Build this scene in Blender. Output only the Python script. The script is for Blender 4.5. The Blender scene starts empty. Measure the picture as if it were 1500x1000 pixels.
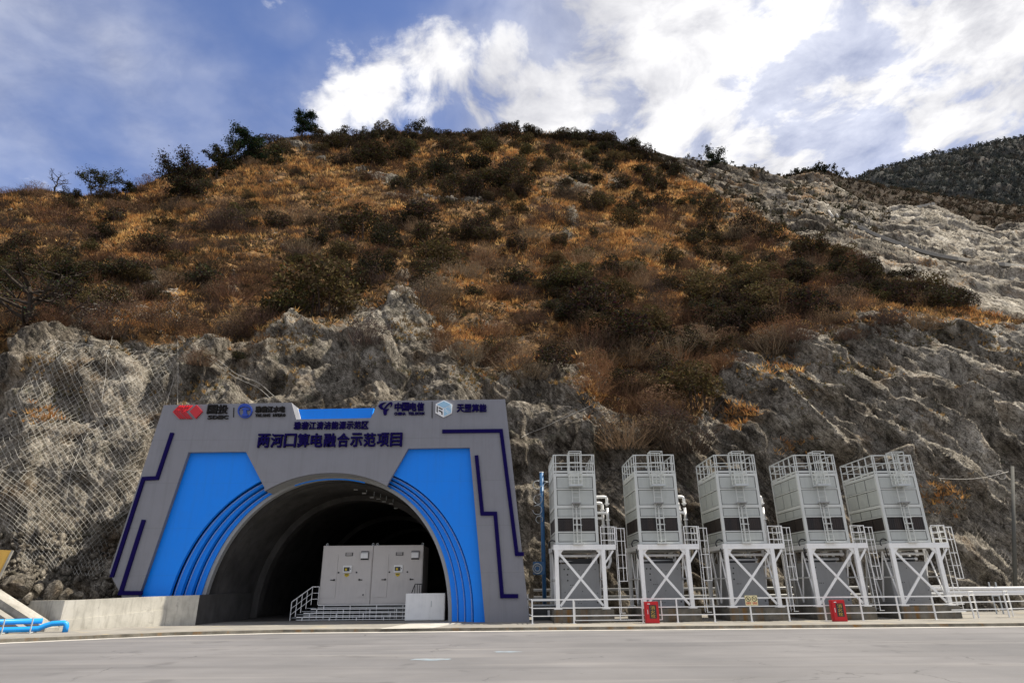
import bpy, bmesh, math, random
import numpy as np
from mathutils import Vector, Matrix
random.seed(7)
RNG = np.random.default_rng(11)
scene = bpy.context.scene
COL = scene.collection
R = math.radians

# ---------------------------------------------------------------- camera
FPX, PITCH, ROLL, EYE = 925.0, 21.16, -0.5, 1.75       # focal length in photo pixels (1500 wide), degrees, metres
cam_data = bpy.data.cameras.new("camera")
cam = bpy.data.objects.new("camera", cam_data)
COL.objects.link(cam)
cam_data.sensor_width = 36.0
cam_data.lens = FPX / 1500.0 * 36.0
cam_data.clip_start, cam_data.clip_end = 0.1, 6000.0
CAM_ROT = Matrix.Rotation(R(90 + PITCH), 4, 'X') @ Matrix.Rotation(R(ROLL), 4, 'Z')
cam.matrix_world = Matrix.Translation((0, 0, EYE)) @ CAM_ROT
scene.camera = cam

# ---------------------------------------------------------------- sun, sky, exposure
SUN_EL, SUN_AZ = 57.0, 5.0            # elevation; degrees behind the portal plane, from the right
sun_dir = Vector((math.cos(R(SUN_EL)) * math.cos(R(SUN_AZ)), math.cos(R(SUN_EL)) * math.sin(R(SUN_AZ)), math.sin(R(SUN_EL))))
sd = bpy.data.lights.new("sun", 'SUN')
sd.energy, sd.angle, sd.color = 4.7, R(0.53), (1.0, 0.92, 0.79)
sun = bpy.data.objects.new("sun", sd)
COL.objects.link(sun)
sun.rotation_euler = sun_dir.to_track_quat('Z', 'Y').to_euler()
scene.view_settings.view_transform = 'Standard'
scene.view_settings.look = 'None'
scene.view_settings.exposure = 0.75
scene.view_settings.gamma = 1.0
scene.view_settings.use_curve_mapping = False
scene.cycles.max_bounces = 5
scene.cycles.diffuse_bounces = 3
scene.cycles.transparent_max_bounces = 4


def ray(px, py):
    d = CAM_ROT.to_3x3() @ Vector(((px - 750.0) / FPX, -(py - 500.0) / FPX, -1.0))
    return d


def P(px, py, Y):
    """point on the vertical plane Y that shows at a photo pixel"""
    d = ray(px, py)
    return Vector((0, 0, EYE)) + d * (Y / d.y)


def G(px, py, z=0.0):
    d = ray(px, py)
    return Vector((0, 0, EYE)) + d * ((z - EYE) / d.z)


_M = np.array(CAM_ROT.to_3x3())


def P_np(px, py, Y):
    d = np.stack([(px - 750.0) / FPX, -(py - 500.0) / FPX, -np.ones_like(px)], -1) @ _M.T
    t = Y / d[..., 1]
    return d * t[..., None] + np.array([0, 0, EYE])


def project_np(p):
    q = (p - np.array([0, 0, EYE])) @ _M
    return 750 + FPX * q[..., 0] / -q[..., 2], 500 - FPX * q[..., 1] / -q[..., 2]


# ---------------------------------------------------------------- world: Nishita sky with drifting cumulus
world = bpy.data.worlds.new("World")
scene.world = world
world.use_nodes = True
wt = world.node_tree
wt.nodes.clear()


def wn(kind, **kw):
    n = wt.nodes.new(kind)
    for k, v in kw.items():
        setattr(n, k, v)
    return n


def wmath(op, a, b=None, clamp=False):
    n = wn('ShaderNodeMath', operation=op, use_clamp=clamp)
    for i, v in enumerate((a, b)):
        if v is None:
            continue
        if isinstance(v, (int, float)):
            n.inputs[i].default_value = v
        else:
            wt.links.new(v, n.inputs[i])
    return n.outputs[0]


sky = wn('ShaderNodeTexSky', sky_type='NISHITA', sun_disc=False)
sky.sun_elevation, sky.sun_rotation = R(SUN_EL), R(90 - SUN_AZ)
sky.altitude, sky.air_density, sky.dust_density, sky.ozone_density = 2600, 0.9, 0.6, 2.4
tc = wn('ShaderNodeTexCoord')
nrm = wn('ShaderNodeVectorMath', operation='NORMALIZE')
wt.links.new(tc.outputs['Generated'], nrm.inputs[0])
DIRV = nrm.outputs[0]
sep = wn('ShaderNodeSeparateXYZ')
wt.links.new(DIRV, sep.inputs[0])
# flat cloud layer: direction divided by height, so clouds flatten towards the horizon
hz = wmath('ADD', wmath('MAXIMUM', sep.outputs[2], 0.0), 0.22)
flat = wn('ShaderNodeCombineXYZ')
wt.links.new(wmath('DIVIDE', sep.outputs[0], hz), flat.inputs[0])
wt.links.new(wmath('DIVIDE', sep.outputs[1], hz), flat.inputs[1])
warp = wn('ShaderNodeTexNoise')
warp.inputs['Scale'].default_value = 2.2
warp.inputs['Detail'].default_value = 3
wt.links.new(flat.outputs[0], warp.inputs['Vector'])
wsc = wn('ShaderNodeVectorMath', operation='SCALE')
wt.links.new(warp.outputs['Color'], wsc.inputs[0])
wsc.inputs['Scale'].default_value = 0.30
wadd = wn('ShaderNodeVectorMath', operation='ADD')
wt.links.new(flat.outputs[0], wadd.inputs[0])
wt.links.new(wsc.outputs[0], wadd.inputs[1])


def cloud_noise(vec, scale, detail, rough):
    n = wn('ShaderNodeTexNoise')
    n.inputs['Scale'].default_value = scale
    n.inputs['Detail'].default_value = detail
    n.inputs['Roughness'].default_value = rough
    wt.links.new(vec, n.inputs['Vector'])
    return n.outputs['Fac']


n1 = cloud_noise(wadd.outputs[0], 3.9, 11, 0.60)
off = wn('ShaderNodeVectorMath', operation='ADD')
wt.links.new(wadd.outputs[0], off.inputs[0])
off.inputs[1].default_value = (0.07, 0.03, 0)
n2 = cloud_noise(off.outputs[0], 3.9, 11, 0.60)
# where the cumulus banks stand (directions of their middles, angular size, weight)
BANKS = [((1200, 175), .16, .31), ((1420, 150), .19, .33), ((700, 165), .12, .33),
         ((1000, 115), .20, .29), ((880, 120), .15, .29), ((1130, 195), .17, .30), ((1250, 130), .15, .20), ((1330, 120), .12, .16),
         ((490, 150), .075, 0.25), ((560, 128), .11, 0.32), ((650, 122), .13, 0.35), ((740, 135), .13, 0.35), ((820, 155), .13, 0.32),
         ((900, 30), .16, 0.21), ((1020, 55), .16, 0.30), ((960, 150), .14, 0.26), ((1060, 170), .15, 0.28), ((1180, 190), .13, 0.25), ((900, 190), .12, 0.26),
         ((1260, 40), .09, 0.23), ((1430, 60), .18, 0.33), ((1480, 170), .15, 0.30), ((1280, 215), .10, 0.18), ((1100, 240), .10, 0.16), ((780, 50), .13, 0.16),
         ((172, 48), .035, 0.13), ((180, 88), .03, 0.13), ((440, 12), .06, 0.15), ((205, 210), .04, 0.10), ((1650, 60), .3, 0.26), ((20, 260), .10, 0.08)]
acc = None
for (bx, by), size, wgt in BANKS:
    d = ray(bx, by).normalized()
    dist = wn('ShaderNodeVectorMath', operation='DISTANCE')
    wt.links.new(DIRV, dist.inputs[0])
    dist.inputs[1].default_value = d
    mr = wn('ShaderNodeMapRange', interpolation_type='SMOOTHSTEP')
    wt.links.new(dist.outputs['Value'], mr.inputs[0])
    mr.inputs[1].default_value, mr.inputs[2].default_value = size * 1.45, 0.0
    mr.inputs[3].default_value, mr.inputs[4].default_value = 0.0, wgt
    acc = mr.outputs[0] if acc is None else wmath('MAXIMUM', acc, mr.outputs[0])
# broken cumulus over the whole sky, thinning to the blue gap at the upper left
gap = None
for (bx, by), size in (((250, 60), .62), ((60, 230), .30), ((420, 60), .22)):
    d = ray(bx, by).normalized()
    dist = wn('ShaderNodeVectorMath', operation='DISTANCE')
    wt.links.new(DIRV, dist.inputs[0])
    dist.inputs[1].default_value = d
    mr = wn('ShaderNodeMapRange', interpolation_type='SMOOTHSTEP')
    wt.links.new(dist.outputs['Value'], mr.inputs[0])
    mr.inputs[1].default_value, mr.inputs[2].default_value = size * 0.55, size * 1.0
    gap = mr.outputs[0] if gap is None else wmath('MINIMUM', gap, mr.outputs[0])
acc = wmath('MAXIMUM', acc, wmath('MULTIPLY', gap, 0.235))
dens = wmath('ADD', n1, acc)
dens2 = wmath('ADD', n2, acc)
cov = wn('ShaderNodeMapRange', interpolation_type='SMOOTHSTEP')
wt.links.new(dens, cov.inputs[0])
cov.inputs[1].default_value, cov.inputs[2].default_value = 0.635, 0.800
_d = wn('ShaderNodeVectorMath', operation='DISTANCE')
wt.links.new(DIRV, _d.inputs[0])
_d.inputs[1].default_value = ray(20, 240).normalized()
_m = wn('ShaderNodeMapRange', interpolation_type='SMOOTHSTEP')
wt.links.new(_d.outputs['Value'], _m.inputs[0])
_m.inputs[1].default_value, _m.inputs[2].default_value = 0.42, 0.0
_m.inputs[4].default_value = 0.13
LEFTVEIL = _m.outputs[0]
thin = wn('ShaderNodeMapRange', interpolation_type='SMOOTHSTEP')      # thin veil around them
wt.links.new(wmath('ADD', wmath('ADD', cloud_noise(flat.outputs[0], 1.3, 6, 0.55), wmath('MULTIPLY', acc, 0.55)), wmath('ADD', wmath('MULTIPLY', gap, 0.22), LEFTVEIL)), thin.inputs[0])
thin.inputs[1].default_value, thin.inputs[2].default_value = 0.46, 0.86
thin.inputs[4].default_value = 0.66
cover = wmath('MAXIMUM', cov.outputs[0], thin.outputs[0])
shade = wmath('ADD', wmath('MULTIPLY', wmath('SUBTRACT', dens, dens2), 3.4), 0.66, clamp=True)
thick = wn('ShaderNodeMapRange')
wt.links.new(cloud_noise(flat.outputs[0], 2.1, 4, 0.5), thick.inputs[0])
thick.inputs[1].default_value, thick.inputs[2].default_value = 0.42, 0.66
thick.inputs[3].default_value, thick.inputs[4].default_value = 1.0, 0.48
lum = wmath('MULTIPLY', shade, thick.outputs[0])
ccol = wn('ShaderNodeMix', data_type='RGBA')
wt.links.new(lum, ccol.inputs[0])
ccol.inputs[6].default_value = (0.36, 0.37, 0.43, 1)
ccol.inputs[7].default_value = (0.98, 0.97, 0.97, 1)
bg_sky = wn('ShaderNodeBackground')
tint = wn('ShaderNodeMix', data_type='RGBA', blend_type='MULTIPLY')
tint.inputs[0].default_value = 1.0
tint.inputs[7].default_value = (0.90, 0.86, 0.97, 1)
wt.links.new(sky.outputs[0], tint.inputs[6])
wt.links.new(tint.outputs[2], bg_sky.inputs[0])
bg_sky.inputs[1].default_value = 0.14
bg_cl = wn('ShaderNodeBackground')
wt.links.new(ccol.outputs[2], bg_cl.inputs[0])
bg_cl.inputs[1].default_value = 0.72
mixb = wn('ShaderNodeMixShader')
wt.links.new(cover, mixb.inputs[0])
wt.links.new(bg_sky.outputs[0], mixb.inputs[1])
wt.links.new(bg_cl.outputs[0], mixb.inputs[2])
wout = wn('ShaderNodeOutputWorld')
wt.links.new(mixb.outputs[0], wout.inputs[0])
world.cycles.sampling_method = 'MANUAL'
world.cycles.sample_map_resolution = 512

# ================================================================ helpers
def tag(o, label=None, cat=None, group=None, kind=None):
    if label: o['label'] = label
    if cat: o['category'] = cat
    if group: o['group'] = group
    if kind: o['kind'] = kind
    return o


def thing(name, label, cat, loc=(0, 0, 0), rz=0.0, group=None):
    o = bpy.data.objects.new(name, None)
    COL.objects.link(o)
    o.empty_display_size = 0.3
    o.location = loc
    o.rotation_euler = (0, 0, rz)
    return tag(o, label, cat, group)


def children(o):
    return [c for c in CHILD.get(o.name, [])]


CHILD = {}


def link(o, parent=None):
    COL.objects.link(o)
    if parent is not None:
        o.parent = parent
        CHILD.setdefault(parent.name, []).append(o)
    return o


def copy_tree(o, parent=None):
    c = o.copy()
    link(c, parent)
    for ch in children(o):
        copy_tree(ch, c)
    return c


class MB:
    """collects shapes; build() links them as one mesh object"""
    def __init__(s):
        s.v, s.f = [], []

    def add(s, verts, faces):
        n = len(s.v)
        s.v += [tuple(v) for v in verts]
        s.f += [tuple(n + i for i in f) for f in faces]
        return s

    def box(s, lo, hi, rz=0.0, piv=None):
        x0, y0, z0 = lo
        x1, y1, z1 = hi
        vs = [(x0, y0, z0), (x1, y0, z0), (x1, y1, z0), (x0, y1, z0), (x0, y0, z1), (x1, y0, z1), (x1, y1, z1), (x0, y1, z1)]
        if rz:
            px, py = piv or ((x0 + x1) / 2, (y0 + y1) / 2)
            c, q = math.cos(rz), math.sin(rz)
            vs = [(px + (x - px) * c - (y - py) * q, py + (x - px) * q + (y - py) * c, z) for x, y, z in vs]
        return s.add(vs, [(3, 2, 1, 0), (4, 5, 6, 7), (0, 1, 5, 4), (1, 2, 6, 5), (2, 3, 7, 6), (3, 0, 4, 7)])

    def bar(s, a, b, w, h=None, up=(0, 0, 1)):
        """square bar from a to b"""
        h = h or w
        a, b = Vector(a), Vector(b)
        d = (b - a).normalized()
        u = Vector(up)
        if abs(d.dot(u)) > 0.95:
            u = Vector((0, 1, 0))
        r = d.cross(u).normalized()
        u = r.cross(d).normalized()
        vs = []
        for p in (a, b):
            for i, j in ((-1, -1), (1, -1), (1, 1), (-1, 1)):
                vs.append(p + r * (i * w / 2) + u * (j * h / 2))
        return s.add(vs, [(0, 1, 2, 3), (7, 6, 5, 4), (0, 4, 5, 1), (1, 5, 6, 2), (2, 6, 7, 3), (3, 7, 4, 0)])

    def tube(s, pts, r, n=6, cap=True, closed=False):
        pts = [Vector(p) for p in pts]
        rs = r if isinstance(r, (list, tuple)) else [r] * len(pts)
        base = len(s.v)
        m = len(pts)
        prev = None
        for i, p in enumerate(pts):
            if closed:
                d = pts[(i + 1) % m] - pts[i - 1]
            else:
                d = pts[min(i + 1, m - 1)] - pts[max(i - 1, 0)]
            d = d.normalized() if d.length > 1e-9 else Vector((0, 0, 1))
            if prev is None:
                u = Vector((0, 0, 1)) if abs(d.z) < 0.9 else Vector((1, 0, 0))
                u = (u - d * u.dot(d)).normalized()
            else:
                u = prev - d * prev.dot(d)
                u = u.normalized() if u.length > 1e-6 else Vector((1, 0, 0))
            prev = u
            w = d.cross(u)
            for k in range(n):
                t = 2 * math.pi * k / n
                s.v.append(tuple(p + (u * math.cos(t) + w * math.sin(t)) * rs[i]))
        for i in range(m if closed else m - 1):
            for k in range(n):
                a, b = base + i * n + k, base + i * n + (k + 1) % n
                c, d2 = base + ((i + 1) % m) * n + (k + 1) % n, base + ((i + 1) % m) * n + k
                s.f.append((a, b, c, d2))
        if cap and not closed:
            s.f.append(tuple(base + k for k in reversed(range(n))))
            s.f.append(tuple(base + (m - 1) * n + k for k in range(n)))
        return s

    def ring(s, c, r, rt, axis='Y', n=20, k=6, a0=0.0, a1=2 * math.pi):
        full = abs(a1 - a0 - 2 * math.pi) < 1e-6
        pts = []
        for i in range(n if full else n + 1):
            t = a0 + (a1 - a0) * i / n
            x, y = math.cos(t) * r, math.sin(t) * r
            q = {'Y': (x, 0, y), 'X': (0, x, y), 'Z': (x, y, 0)}[axis]
            pts.append((c[0] + q[0], c[1] + q[1], c[2] + q[2]))
        return s.tube(pts, rt, k, closed=full)

    def build(s, name, mat, parent=None, smooth=False, bevel=0.0):
        me = bpy.data.meshes.new(name)
        me.from_pydata(s.v, [], s.f)
        if bevel:
            bm = bmesh.new()
            bm.from_mesh(me)
            bmesh.ops.bevel(bm, geom=list(bm.edges), offset=bevel, segments=2, affect='EDGES', clamp_overlap=True)
            bm.to_mesh(me)
            bm.free()
        if mat is not None:
            me.materials.append(mat)
        if smooth:
            me.polygons.foreach_set('use_smooth', [True] * len(me.polygons))
        me.update()
        return link(bpy.data.objects.new(name, me), parent)


def np_mesh(name, verts, faces, mat, parent=None, smooth=False, attrs=None, mats=None, mat_index=None):
    """mesh from numpy arrays; faces is (n,3) or (n,4)"""
    me = bpy.data.meshes.new(name)
    verts = np.ascontiguousarray(verts, dtype=np.float32)
    faces = np.ascontiguousarray(faces, dtype=np.int32)
    nf, k = faces.shape
    me.vertices.add(len(verts))
    me.vertices.foreach_set('co', verts.ravel())
    me.loops.add(nf * k)
    me.loops.foreach_set('vertex_index', faces.ravel())
    me.polygons.add(nf)
    me.polygons.foreach_set('loop_start', np.arange(0, nf * k, k, dtype=np.int32))
    me.polygons.foreach_set('loop_total', np.full(nf, k, dtype=np.int32))
    if smooth:
        me.polygons.foreach_set('use_smooth', np.ones(nf, dtype=bool))
    for m in (mats or [mat]):
        me.materials.append(m)
    if mat_index is not None:
        me.polygons.foreach_set('material_index', np.asarray(mat_index, dtype=np.int32))
    for an, arr in (attrs or {}).items():
        arr = np.asarray(arr, dtype=np.float32)
        if arr.ndim == 1:
            me.attributes.new(an, 'FLOAT', 'POINT').data.foreach_set('value', arr)
        else:
            if arr.shape[1] == 3:
                arr = np.concatenate([arr, np.ones((len(arr), 1), np.float32)], 1)
            me.attributes.new(an, 'FLOAT_COLOR', 'POINT').data.foreach_set('color', arr.ravel())
    me.update(calc_edges=True)
    me.validate()
    o = bpy.data.objects.new(name, me)
    return link(o, parent)


def flat_shape(name, loops, y0, y1, mat, parent=None, bevel=0.0):
    """filled outline(s) in XZ (holes allowed), from depth y0 (front) to y1 (back)"""
    cu = bpy.data.curves.new(name, 'CURVE')
    cu.dimensions = '2D'
    cu.fill_mode = 'BOTH'
    cu.extrude = (y1 - y0) / 2 - bevel
    cu.bevel_depth = bevel
    cu.bevel_resolution = 1
    cu.offset = -bevel
    for lp in loops:
        sp = cu.splines.new('POLY')
        sp.points.add(len(lp) - 1)
        for p, (x, z) in zip(sp.points, lp):
            p.co = (x, z, 0, 1)
        sp.use_cyclic_u = True
    tmp = bpy.data.objects.new('tmp', cu)
    me = bpy.data.meshes.new_from_object(tmp)
    bpy.data.objects.remove(tmp)
    bpy.data.curves.remove(cu)
    me.name = name
    me.transform(Matrix.Translation((0, (y0 + y1) / 2, 0)) @ Matrix.Rotation(math.pi / 2, 4, 'X'))
    me.materials.clear()
    me.materials.append(mat)
    return link(bpy.data.objects.new(name, me), parent)


def text_mesh(txt, extrude=0.03, offset=0.0, bevel=0.0):
    cu = bpy.data.curves.new('txt', 'FONT')
    cu.body = txt
    cu.extrude = extrude
    cu.offset = offset
    cu.bevel_depth = bevel
    cu.resolution_u = 2
    tmp = bpy.data.objects.new('tmp', cu)
    me = bpy.data.meshes.new_from_object(tmp)
    bpy.data.objects.remove(tmp)
    bpy.data.curves.remove(cu)
    return me


def letters(txt, x0, x1, z0, z1, y, mat, parent, extrude=0.05, offset=0.012, name='character', gap=0.1, bold=0.0):
    """writes txt in the XZ plane (facing -Y), one mesh object per character, stretched to fill x0..x1, z0..z1"""
    n = len(txt)
    cell = (x1 - x0) / n
    out = []
    for i, ch in enumerate(txt):
        if ch == ' ':
            continue
        me = text_mesh(ch, extrude=0.0, offset=offset)
        if not me.vertices:
            continue
        co = np.empty(len(me.vertices) * 3, np.float32)
        me.vertices.foreach_get('co', co)
        bpy.data.meshes.remove(me)
        co = co.reshape(-1, 3)
        mn, mx = co.min(0), co.max(0)
        w, h = cell * (1 - gap), z1 - z0
        sx, sz = w / max(mx[0] - mn[0], 1e-3), h / max(mx[1] - mn[1], 1e-3)
        me = text_mesh(ch, extrude=extrude / ((sx * sz) ** 0.5), offset=offset)
        M = Matrix.Translation((x0 + cell * i + cell * gap / 2, y, z0)) @ Matrix(((sx, 0, 0, -mn[0] * sx), (0, 0, (sx * sz) ** 0.5 * -1, 0), (0, sz, 0, -mn[1] * sz), (0, 0, 0, 1)))
        me.transform(M)
        if bold:
            bm = bmesh.new()
            for k, (bx_, bz_) in enumerate(((0, 0), (bold, 0), (0, bold * .7), (bold, bold * .7))):
                n0 = len(bm.verts)
                bm.from_mesh(me)
                bm.verts.ensure_lookup_table()
                bmesh.ops.translate(bm, verts=bm.verts[n0:], vec=(bx_ - bold / 2, -.003 * k, bz_ - bold / 2))
            bm.to_mesh(me)
            bm.free()
        me.materials.clear()
        me.materials.append(mat)
        me.name = name
        out.append(link(bpy.data.objects.new(name, me), parent))
    return out


# ---------------------------------------------------------------- numpy noise
_T = np.random.default_rng(3).random(65536).astype(np.float32)


def _h(ix, iy, iz):
    n = (ix * 73856093) ^ (iy * 19349663) ^ (iz * 83492791)
    n = (n ^ (n >> 13)) * 1274126177
    return _T[(n ^ (n >> 16)) & 65535]


def vnoise(p):
    q = np.floor(p)
    f = (p - q).astype(np.float32)
    i = q.astype(np.int64)
    f = f * f * f * (f * (f * 6 - 15) + 10)
    x, y, z = f[..., 0], f[..., 1], f[..., 2]
    ix, iy, iz = i[..., 0], i[..., 1], i[..., 2]
    r = 0
    for dz, wz in ((0, 1 - z), (1, z)):
        for dy, wy in ((0, 1 - y), (1, y)):
            for dx, wx in ((0, 1 - x), (1, x)):
                r = r + _h(ix + dx, iy + dy, iz + dz) * wx * wy * wz
    return r * 2 - 1


def fbm(p, octaves=4, gain=0.5, lac=2.03):
    a, s, t = 1.0, 0, 0
    for k in range(octaves):
        s = s + a * vnoise(p + 17.3 * k)
        t += a
        a *= gain
        p = p * lac
    return s / t


def ridged(p, octaves=4, gain=0.5, lac=2.1):
    a, s, t = 1.0, 0, 0
    for k in range(octaves):
        s = s + a * (1 - 2 * np.abs(vnoise(p + 9.7 * k)))
        t += a
        a *= gain
        p = p * lac
    return s / t


def facet(p, beta=14.0, seed=0):
    """tilted flat blocks with cracks between them, like jointed rock (p in block sizes)"""
    q = np.floor(p).astype(np.int64)
    f = p - q
    num, den = 0, 1e-6
    for dz in (-1, 0, 1):
        for dy in (-1, 0, 1):
            for dx in (-1, 0, 1):
                ix, iy, iz = q[..., 0] + dx, q[..., 1] + dy, q[..., 2] + dz
                s = seed * 101
                vx = dx + _h(ix + s, iy, iz) - f[..., 0]
                vy = dy + _h(ix, iy + s + 7, iz) - f[..., 1]
                vz = dz + _h(ix, iy, iz + s + 13) - f[..., 2]
                d2 = vx * vx + vy * vy + vz * vz
                w = np.exp(-beta * d2)
                val = vx * (_h(ix + 31, iy + s, iz) - .5) + vy * (_h(ix, iy + 57, iz + s) - .5) + vz * (_h(ix + s, iy, iz + 91) - .5)
                num = num + w * (val * 1.6 + (_h(ix + 5, iy + 5 + s, iz + 5) - .5))
                den = den + w
    return num / den


def sstep(a, b, x):
    t = np.clip((x - a) / (b - a), 0, 1)
    return t * t * (3 - 2 * t)


# ---------------------------------------------------------------- materials
class Mat:
    def __init__(s, name):
        s.m = bpy.data.materials.new(name)
        s.m.use_nodes = True
        s.t = s.m.node_tree
        s.t.nodes.clear()
        s.out = s.n('ShaderNodeOutputMaterial')
        s.b = s.n('ShaderNodeBsdfPrincipled')
        s.l(s.b.outputs[0], s.out.inputs[0])
        s.tc = s.n('ShaderNodeTexCoord')

    def n(s, kind, **kw):
        nd = s.t.nodes.new(kind)
        for k, v in kw.items():
            setattr(nd, k, v)
        return nd

    def l(s, a, b):
        s.t.links.new(a, b)

    def vec(s, scale=(1, 1, 1), rot=(0, 0, 0), src='Object'):
        mp = s.n('ShaderNodeMapping')
        mp.inputs['Scale'].default_value = scale
        mp.inputs['Rotation'].default_value = rot
        s.l(s.tc.outputs[src], mp.inputs[0])
        return mp.outputs[0]

    def noise(s, scale, detail=4, rough=0.55, vec=None, dist=0.0):
        nd = s.n('ShaderNodeTexNoise')
        nd.inputs['Scale'].default_value = scale
        nd.inputs['Detail'].default_value = detail
        nd.inputs['Roughness'].default_value = rough
        nd.inputs['Distortion'].default_value = dist
        s.l(vec if vec is not None else s.tc.outputs['Object'], nd.inputs['Vector'])
        return nd.outputs['Fac']

    def voro(s, scale, feature='F1', vec=None):
        nd = s.n('ShaderNodeTexVoronoi', feature=feature)
        nd.inputs['Scale'].default_value = scale
        s.l(vec if vec is not None else s.tc.outputs['Object'], nd.inputs['Vector'])
        return nd.outputs['Distance']

    def attr(s, name, out='Fac'):
        nd = s.n('ShaderNodeAttribute', attribute_name=name)
        return nd.outputs[out]

    def ramp(s, fac, stops, interp='LINEAR'):
        nd = s.n('ShaderNodeValToRGB')
        nd.color_ramp.interpolation = interp
        el = nd.color_ramp.elements
        while len(el) < len(stops):
            el.new(0.5)
        for e, (p, c) in zip(el, stops):
            e.position = p
            e.color = (*c, 1) if len(c) == 3 else c
        s.l(fac, nd.inputs[0])
        return nd.outputs[0]

    def mr(s, v, a, b, c=0.0, d=1.0):
        nd = s.n('ShaderNodeMapRange')
        s.l(v, nd.inputs[0])
        for i, x in enumerate((a, b, c, d)):
            nd.inputs[i + 1].default_value = x
        return nd.outputs[0]

    def math(s, op, a, b=None, clamp=False):
        nd = s.n('ShaderNodeMath', operation=op, use_clamp=clamp)
        for i, v in enumerate((a, b)):
            if v is None: continue
            if isinstance(v, (int, float)): nd.inputs[i].default_value = v
            else: s.l(v, nd.inputs[i])
        return nd.outputs[0]

    def mix(s, fac, a, b, mode='MIX'):
        nd = s.n('ShaderNodeMix', data_type='RGBA', blend_type=mode)
        for i, v in ((0, fac), (6, a), (7, b)):
            if isinstance(v, (int, float)): nd.inputs[i].default_value = v
            elif isinstance(v, (tuple, list)): nd.inputs[i].default_value = (*v[:3], 1)
            else: s.l(v, nd.inputs[i])
        return nd.outputs[2]

    def col(s, v):
        if isinstance(v, (tuple, list)): s.b.inputs['Base Color'].default_value = (*v, 1)
        else: s.l(v, s.b.inputs['Base Color'])

    def rough(s, v):
        if isinstance(v, (int, float)): s.b.inputs['Roughness'].default_value = v
        else: s.l(v, s.b.inputs['Roughness'])

    def spec(s, v):
        s.b.inputs['Specular IOR Level'].default_value = v

    def metal(s, v):
        s.b.inputs['Metallic'].default_value = v

    def bump(s, h, strength=0.4, dist=0.05):
        nd = s.n('ShaderNodeBump')
        nd.inputs['Strength'].default_value = strength
        nd.inputs['Distance'].default_value = dist
        s.l(h, nd.inputs['Height'])
        s.l(nd.outputs[0], s.b.inputs['Normal'])


def paint(name, c, rough=0.45, grime=0.25, spec=0.4, metal=0.0, streak=True, joints=0.0):
    m = Mat(name)
    oi = m.n('ShaderNodeObjectInfo')
    sh = m.n('ShaderNodeVectorMath', operation='SCALE')
    m.l(oi.outputs['Location'], sh.inputs[0]); sh.inputs['Scale'].default_value = 3.7
    av = m.n('ShaderNodeVectorMath', operation='ADD')
    m.l(m.tc.outputs['Object'], av.inputs[0]); m.l(sh.outputs[0], av.inputs[1])
    mp = m.n('ShaderNodeMapping'); mp.inputs['Scale'].default_value = (1, 1, 0.12 if streak else 1)
    m.l(av.outputs[0], mp.inputs[0])
    a = m.noise(1.3, 5, 0.6, av.outputs[0])
    b = m.noise(9.0, 3, 0.6, mp.outputs[0])
    g = m.math('MULTIPLY', m.mr(a, 0.42, 0.72), m.mr(b, 0.35, 0.75))
    dark = tuple(x * 0.55 + 0.02 for x in c)
    body = m.mix(m.math('MULTIPLY', g, grime * 2.2, True), c, dark)
    if joints:        # sheet joints, faint dust and run-off streaks
        sx_ = m.n('ShaderNodeSeparateXYZ'); m.l(m.tc.outputs['Object'], sx_.inputs[0])
        line = None
        for ax_, step in ((0, 1.22), (2, 2.44)):
            w_ = m.math('ABSOLUTE', m.math('SUBTRACT', m.math('FRACT', m.math('DIVIDE', sx_.outputs[ax_], step)), 0.5))
            l_ = m.mr(w_, 0.4925, 0.497, 0, 1)
            line = l_ if line is None else m.math('MAXIMUM', line, l_)
        body = m.mix(m.math('MULTIPLY', m.math('MINIMUM', line, 1.0), joints), body, dark)
        st_ = m.noise(3.2, 5, 0.65, m.vec((1, 1, 0.05)))
        body = m.mix(m.math('MULTIPLY', m.mr(st_, 0.50, 0.72), joints * 0.7), body, dark)
        body = m.mix(m.math('MULTIPLY', m.mr(a, 0.40, 0.70), joints * 0.25), body, tuple(0.5 * x + 0.10 for x in c))
    m.col(body)
    m.rough(m.mr(a, 0.3, 0.7, rough - 0.08, rough + 0.12))
    m.spec(spec)
    m.metal(metal)
    m.bump(m.noise(30, 2), 0.08, 0.01)
    return m.m


M = {}
M['grey_panel'] = paint('grey aluminium panel', (0.198, 0.200, 0.222), 0.5, 0.16, joints=0.45)
M['blue_panel'] = paint('sky blue panel', (0.002, 0.215, 0.84), 0.45, 0.06, 0.25, joints=0.22)
M['navy'] = paint('navy trim', (0.006, 0.003, 0.060), 0.6, 0.0, 0.06)
M['red_logo'] = paint('red logo', (0.48, 0.012, 0.02), 0.35, 0.05)
M['blue_logo'] = paint('blue logo', (0.01, 0.05, 0.34), 0.35, 0.05)
M['black_letter'] = paint('black letter', (0.012, 0.010, 0.009), 0.5, 0.0, 0.15)
M['white_paint'] = paint('white painted steel', (0.80, 0.80, 0.78), 0.42, 0.22)
M['grey_steel'] = paint('galvanised steel', (0.46, 0.49, 0.50), 0.42, 0.25, metal=0.15)
M['tower_panel'] = paint('tower panel', (0.42, 0.44, 0.415), 0.42, 0.26)
M['tower_frame'] = paint('tower frame', (0.56, 0.575, 0.545), 0.42, 0.22)
M['cabinet'] = paint('cabinet light grey', (0.56, 0.53, 0.50), 0.5, 0.16)
M['cab_dark'] = paint('dark plastic', (0.03, 0.03, 0.03), 0.4, 0.1)
M['pump_grey'] = paint('grey sheet', (0.29, 0.295, 0.295), 0.5, 0.28)
M['yellow'] = paint('yellow sticker', (0.62, 0.46, 0.02), 0.5, 0.05)
M['red_box'] = paint('red enamel', (0.50, 0.010, 0.014), 0.35, 0.15)
M['gold'] = paint('gold letter', (0.55, 0.36, 0.06), 0.5, 0.05)
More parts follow.
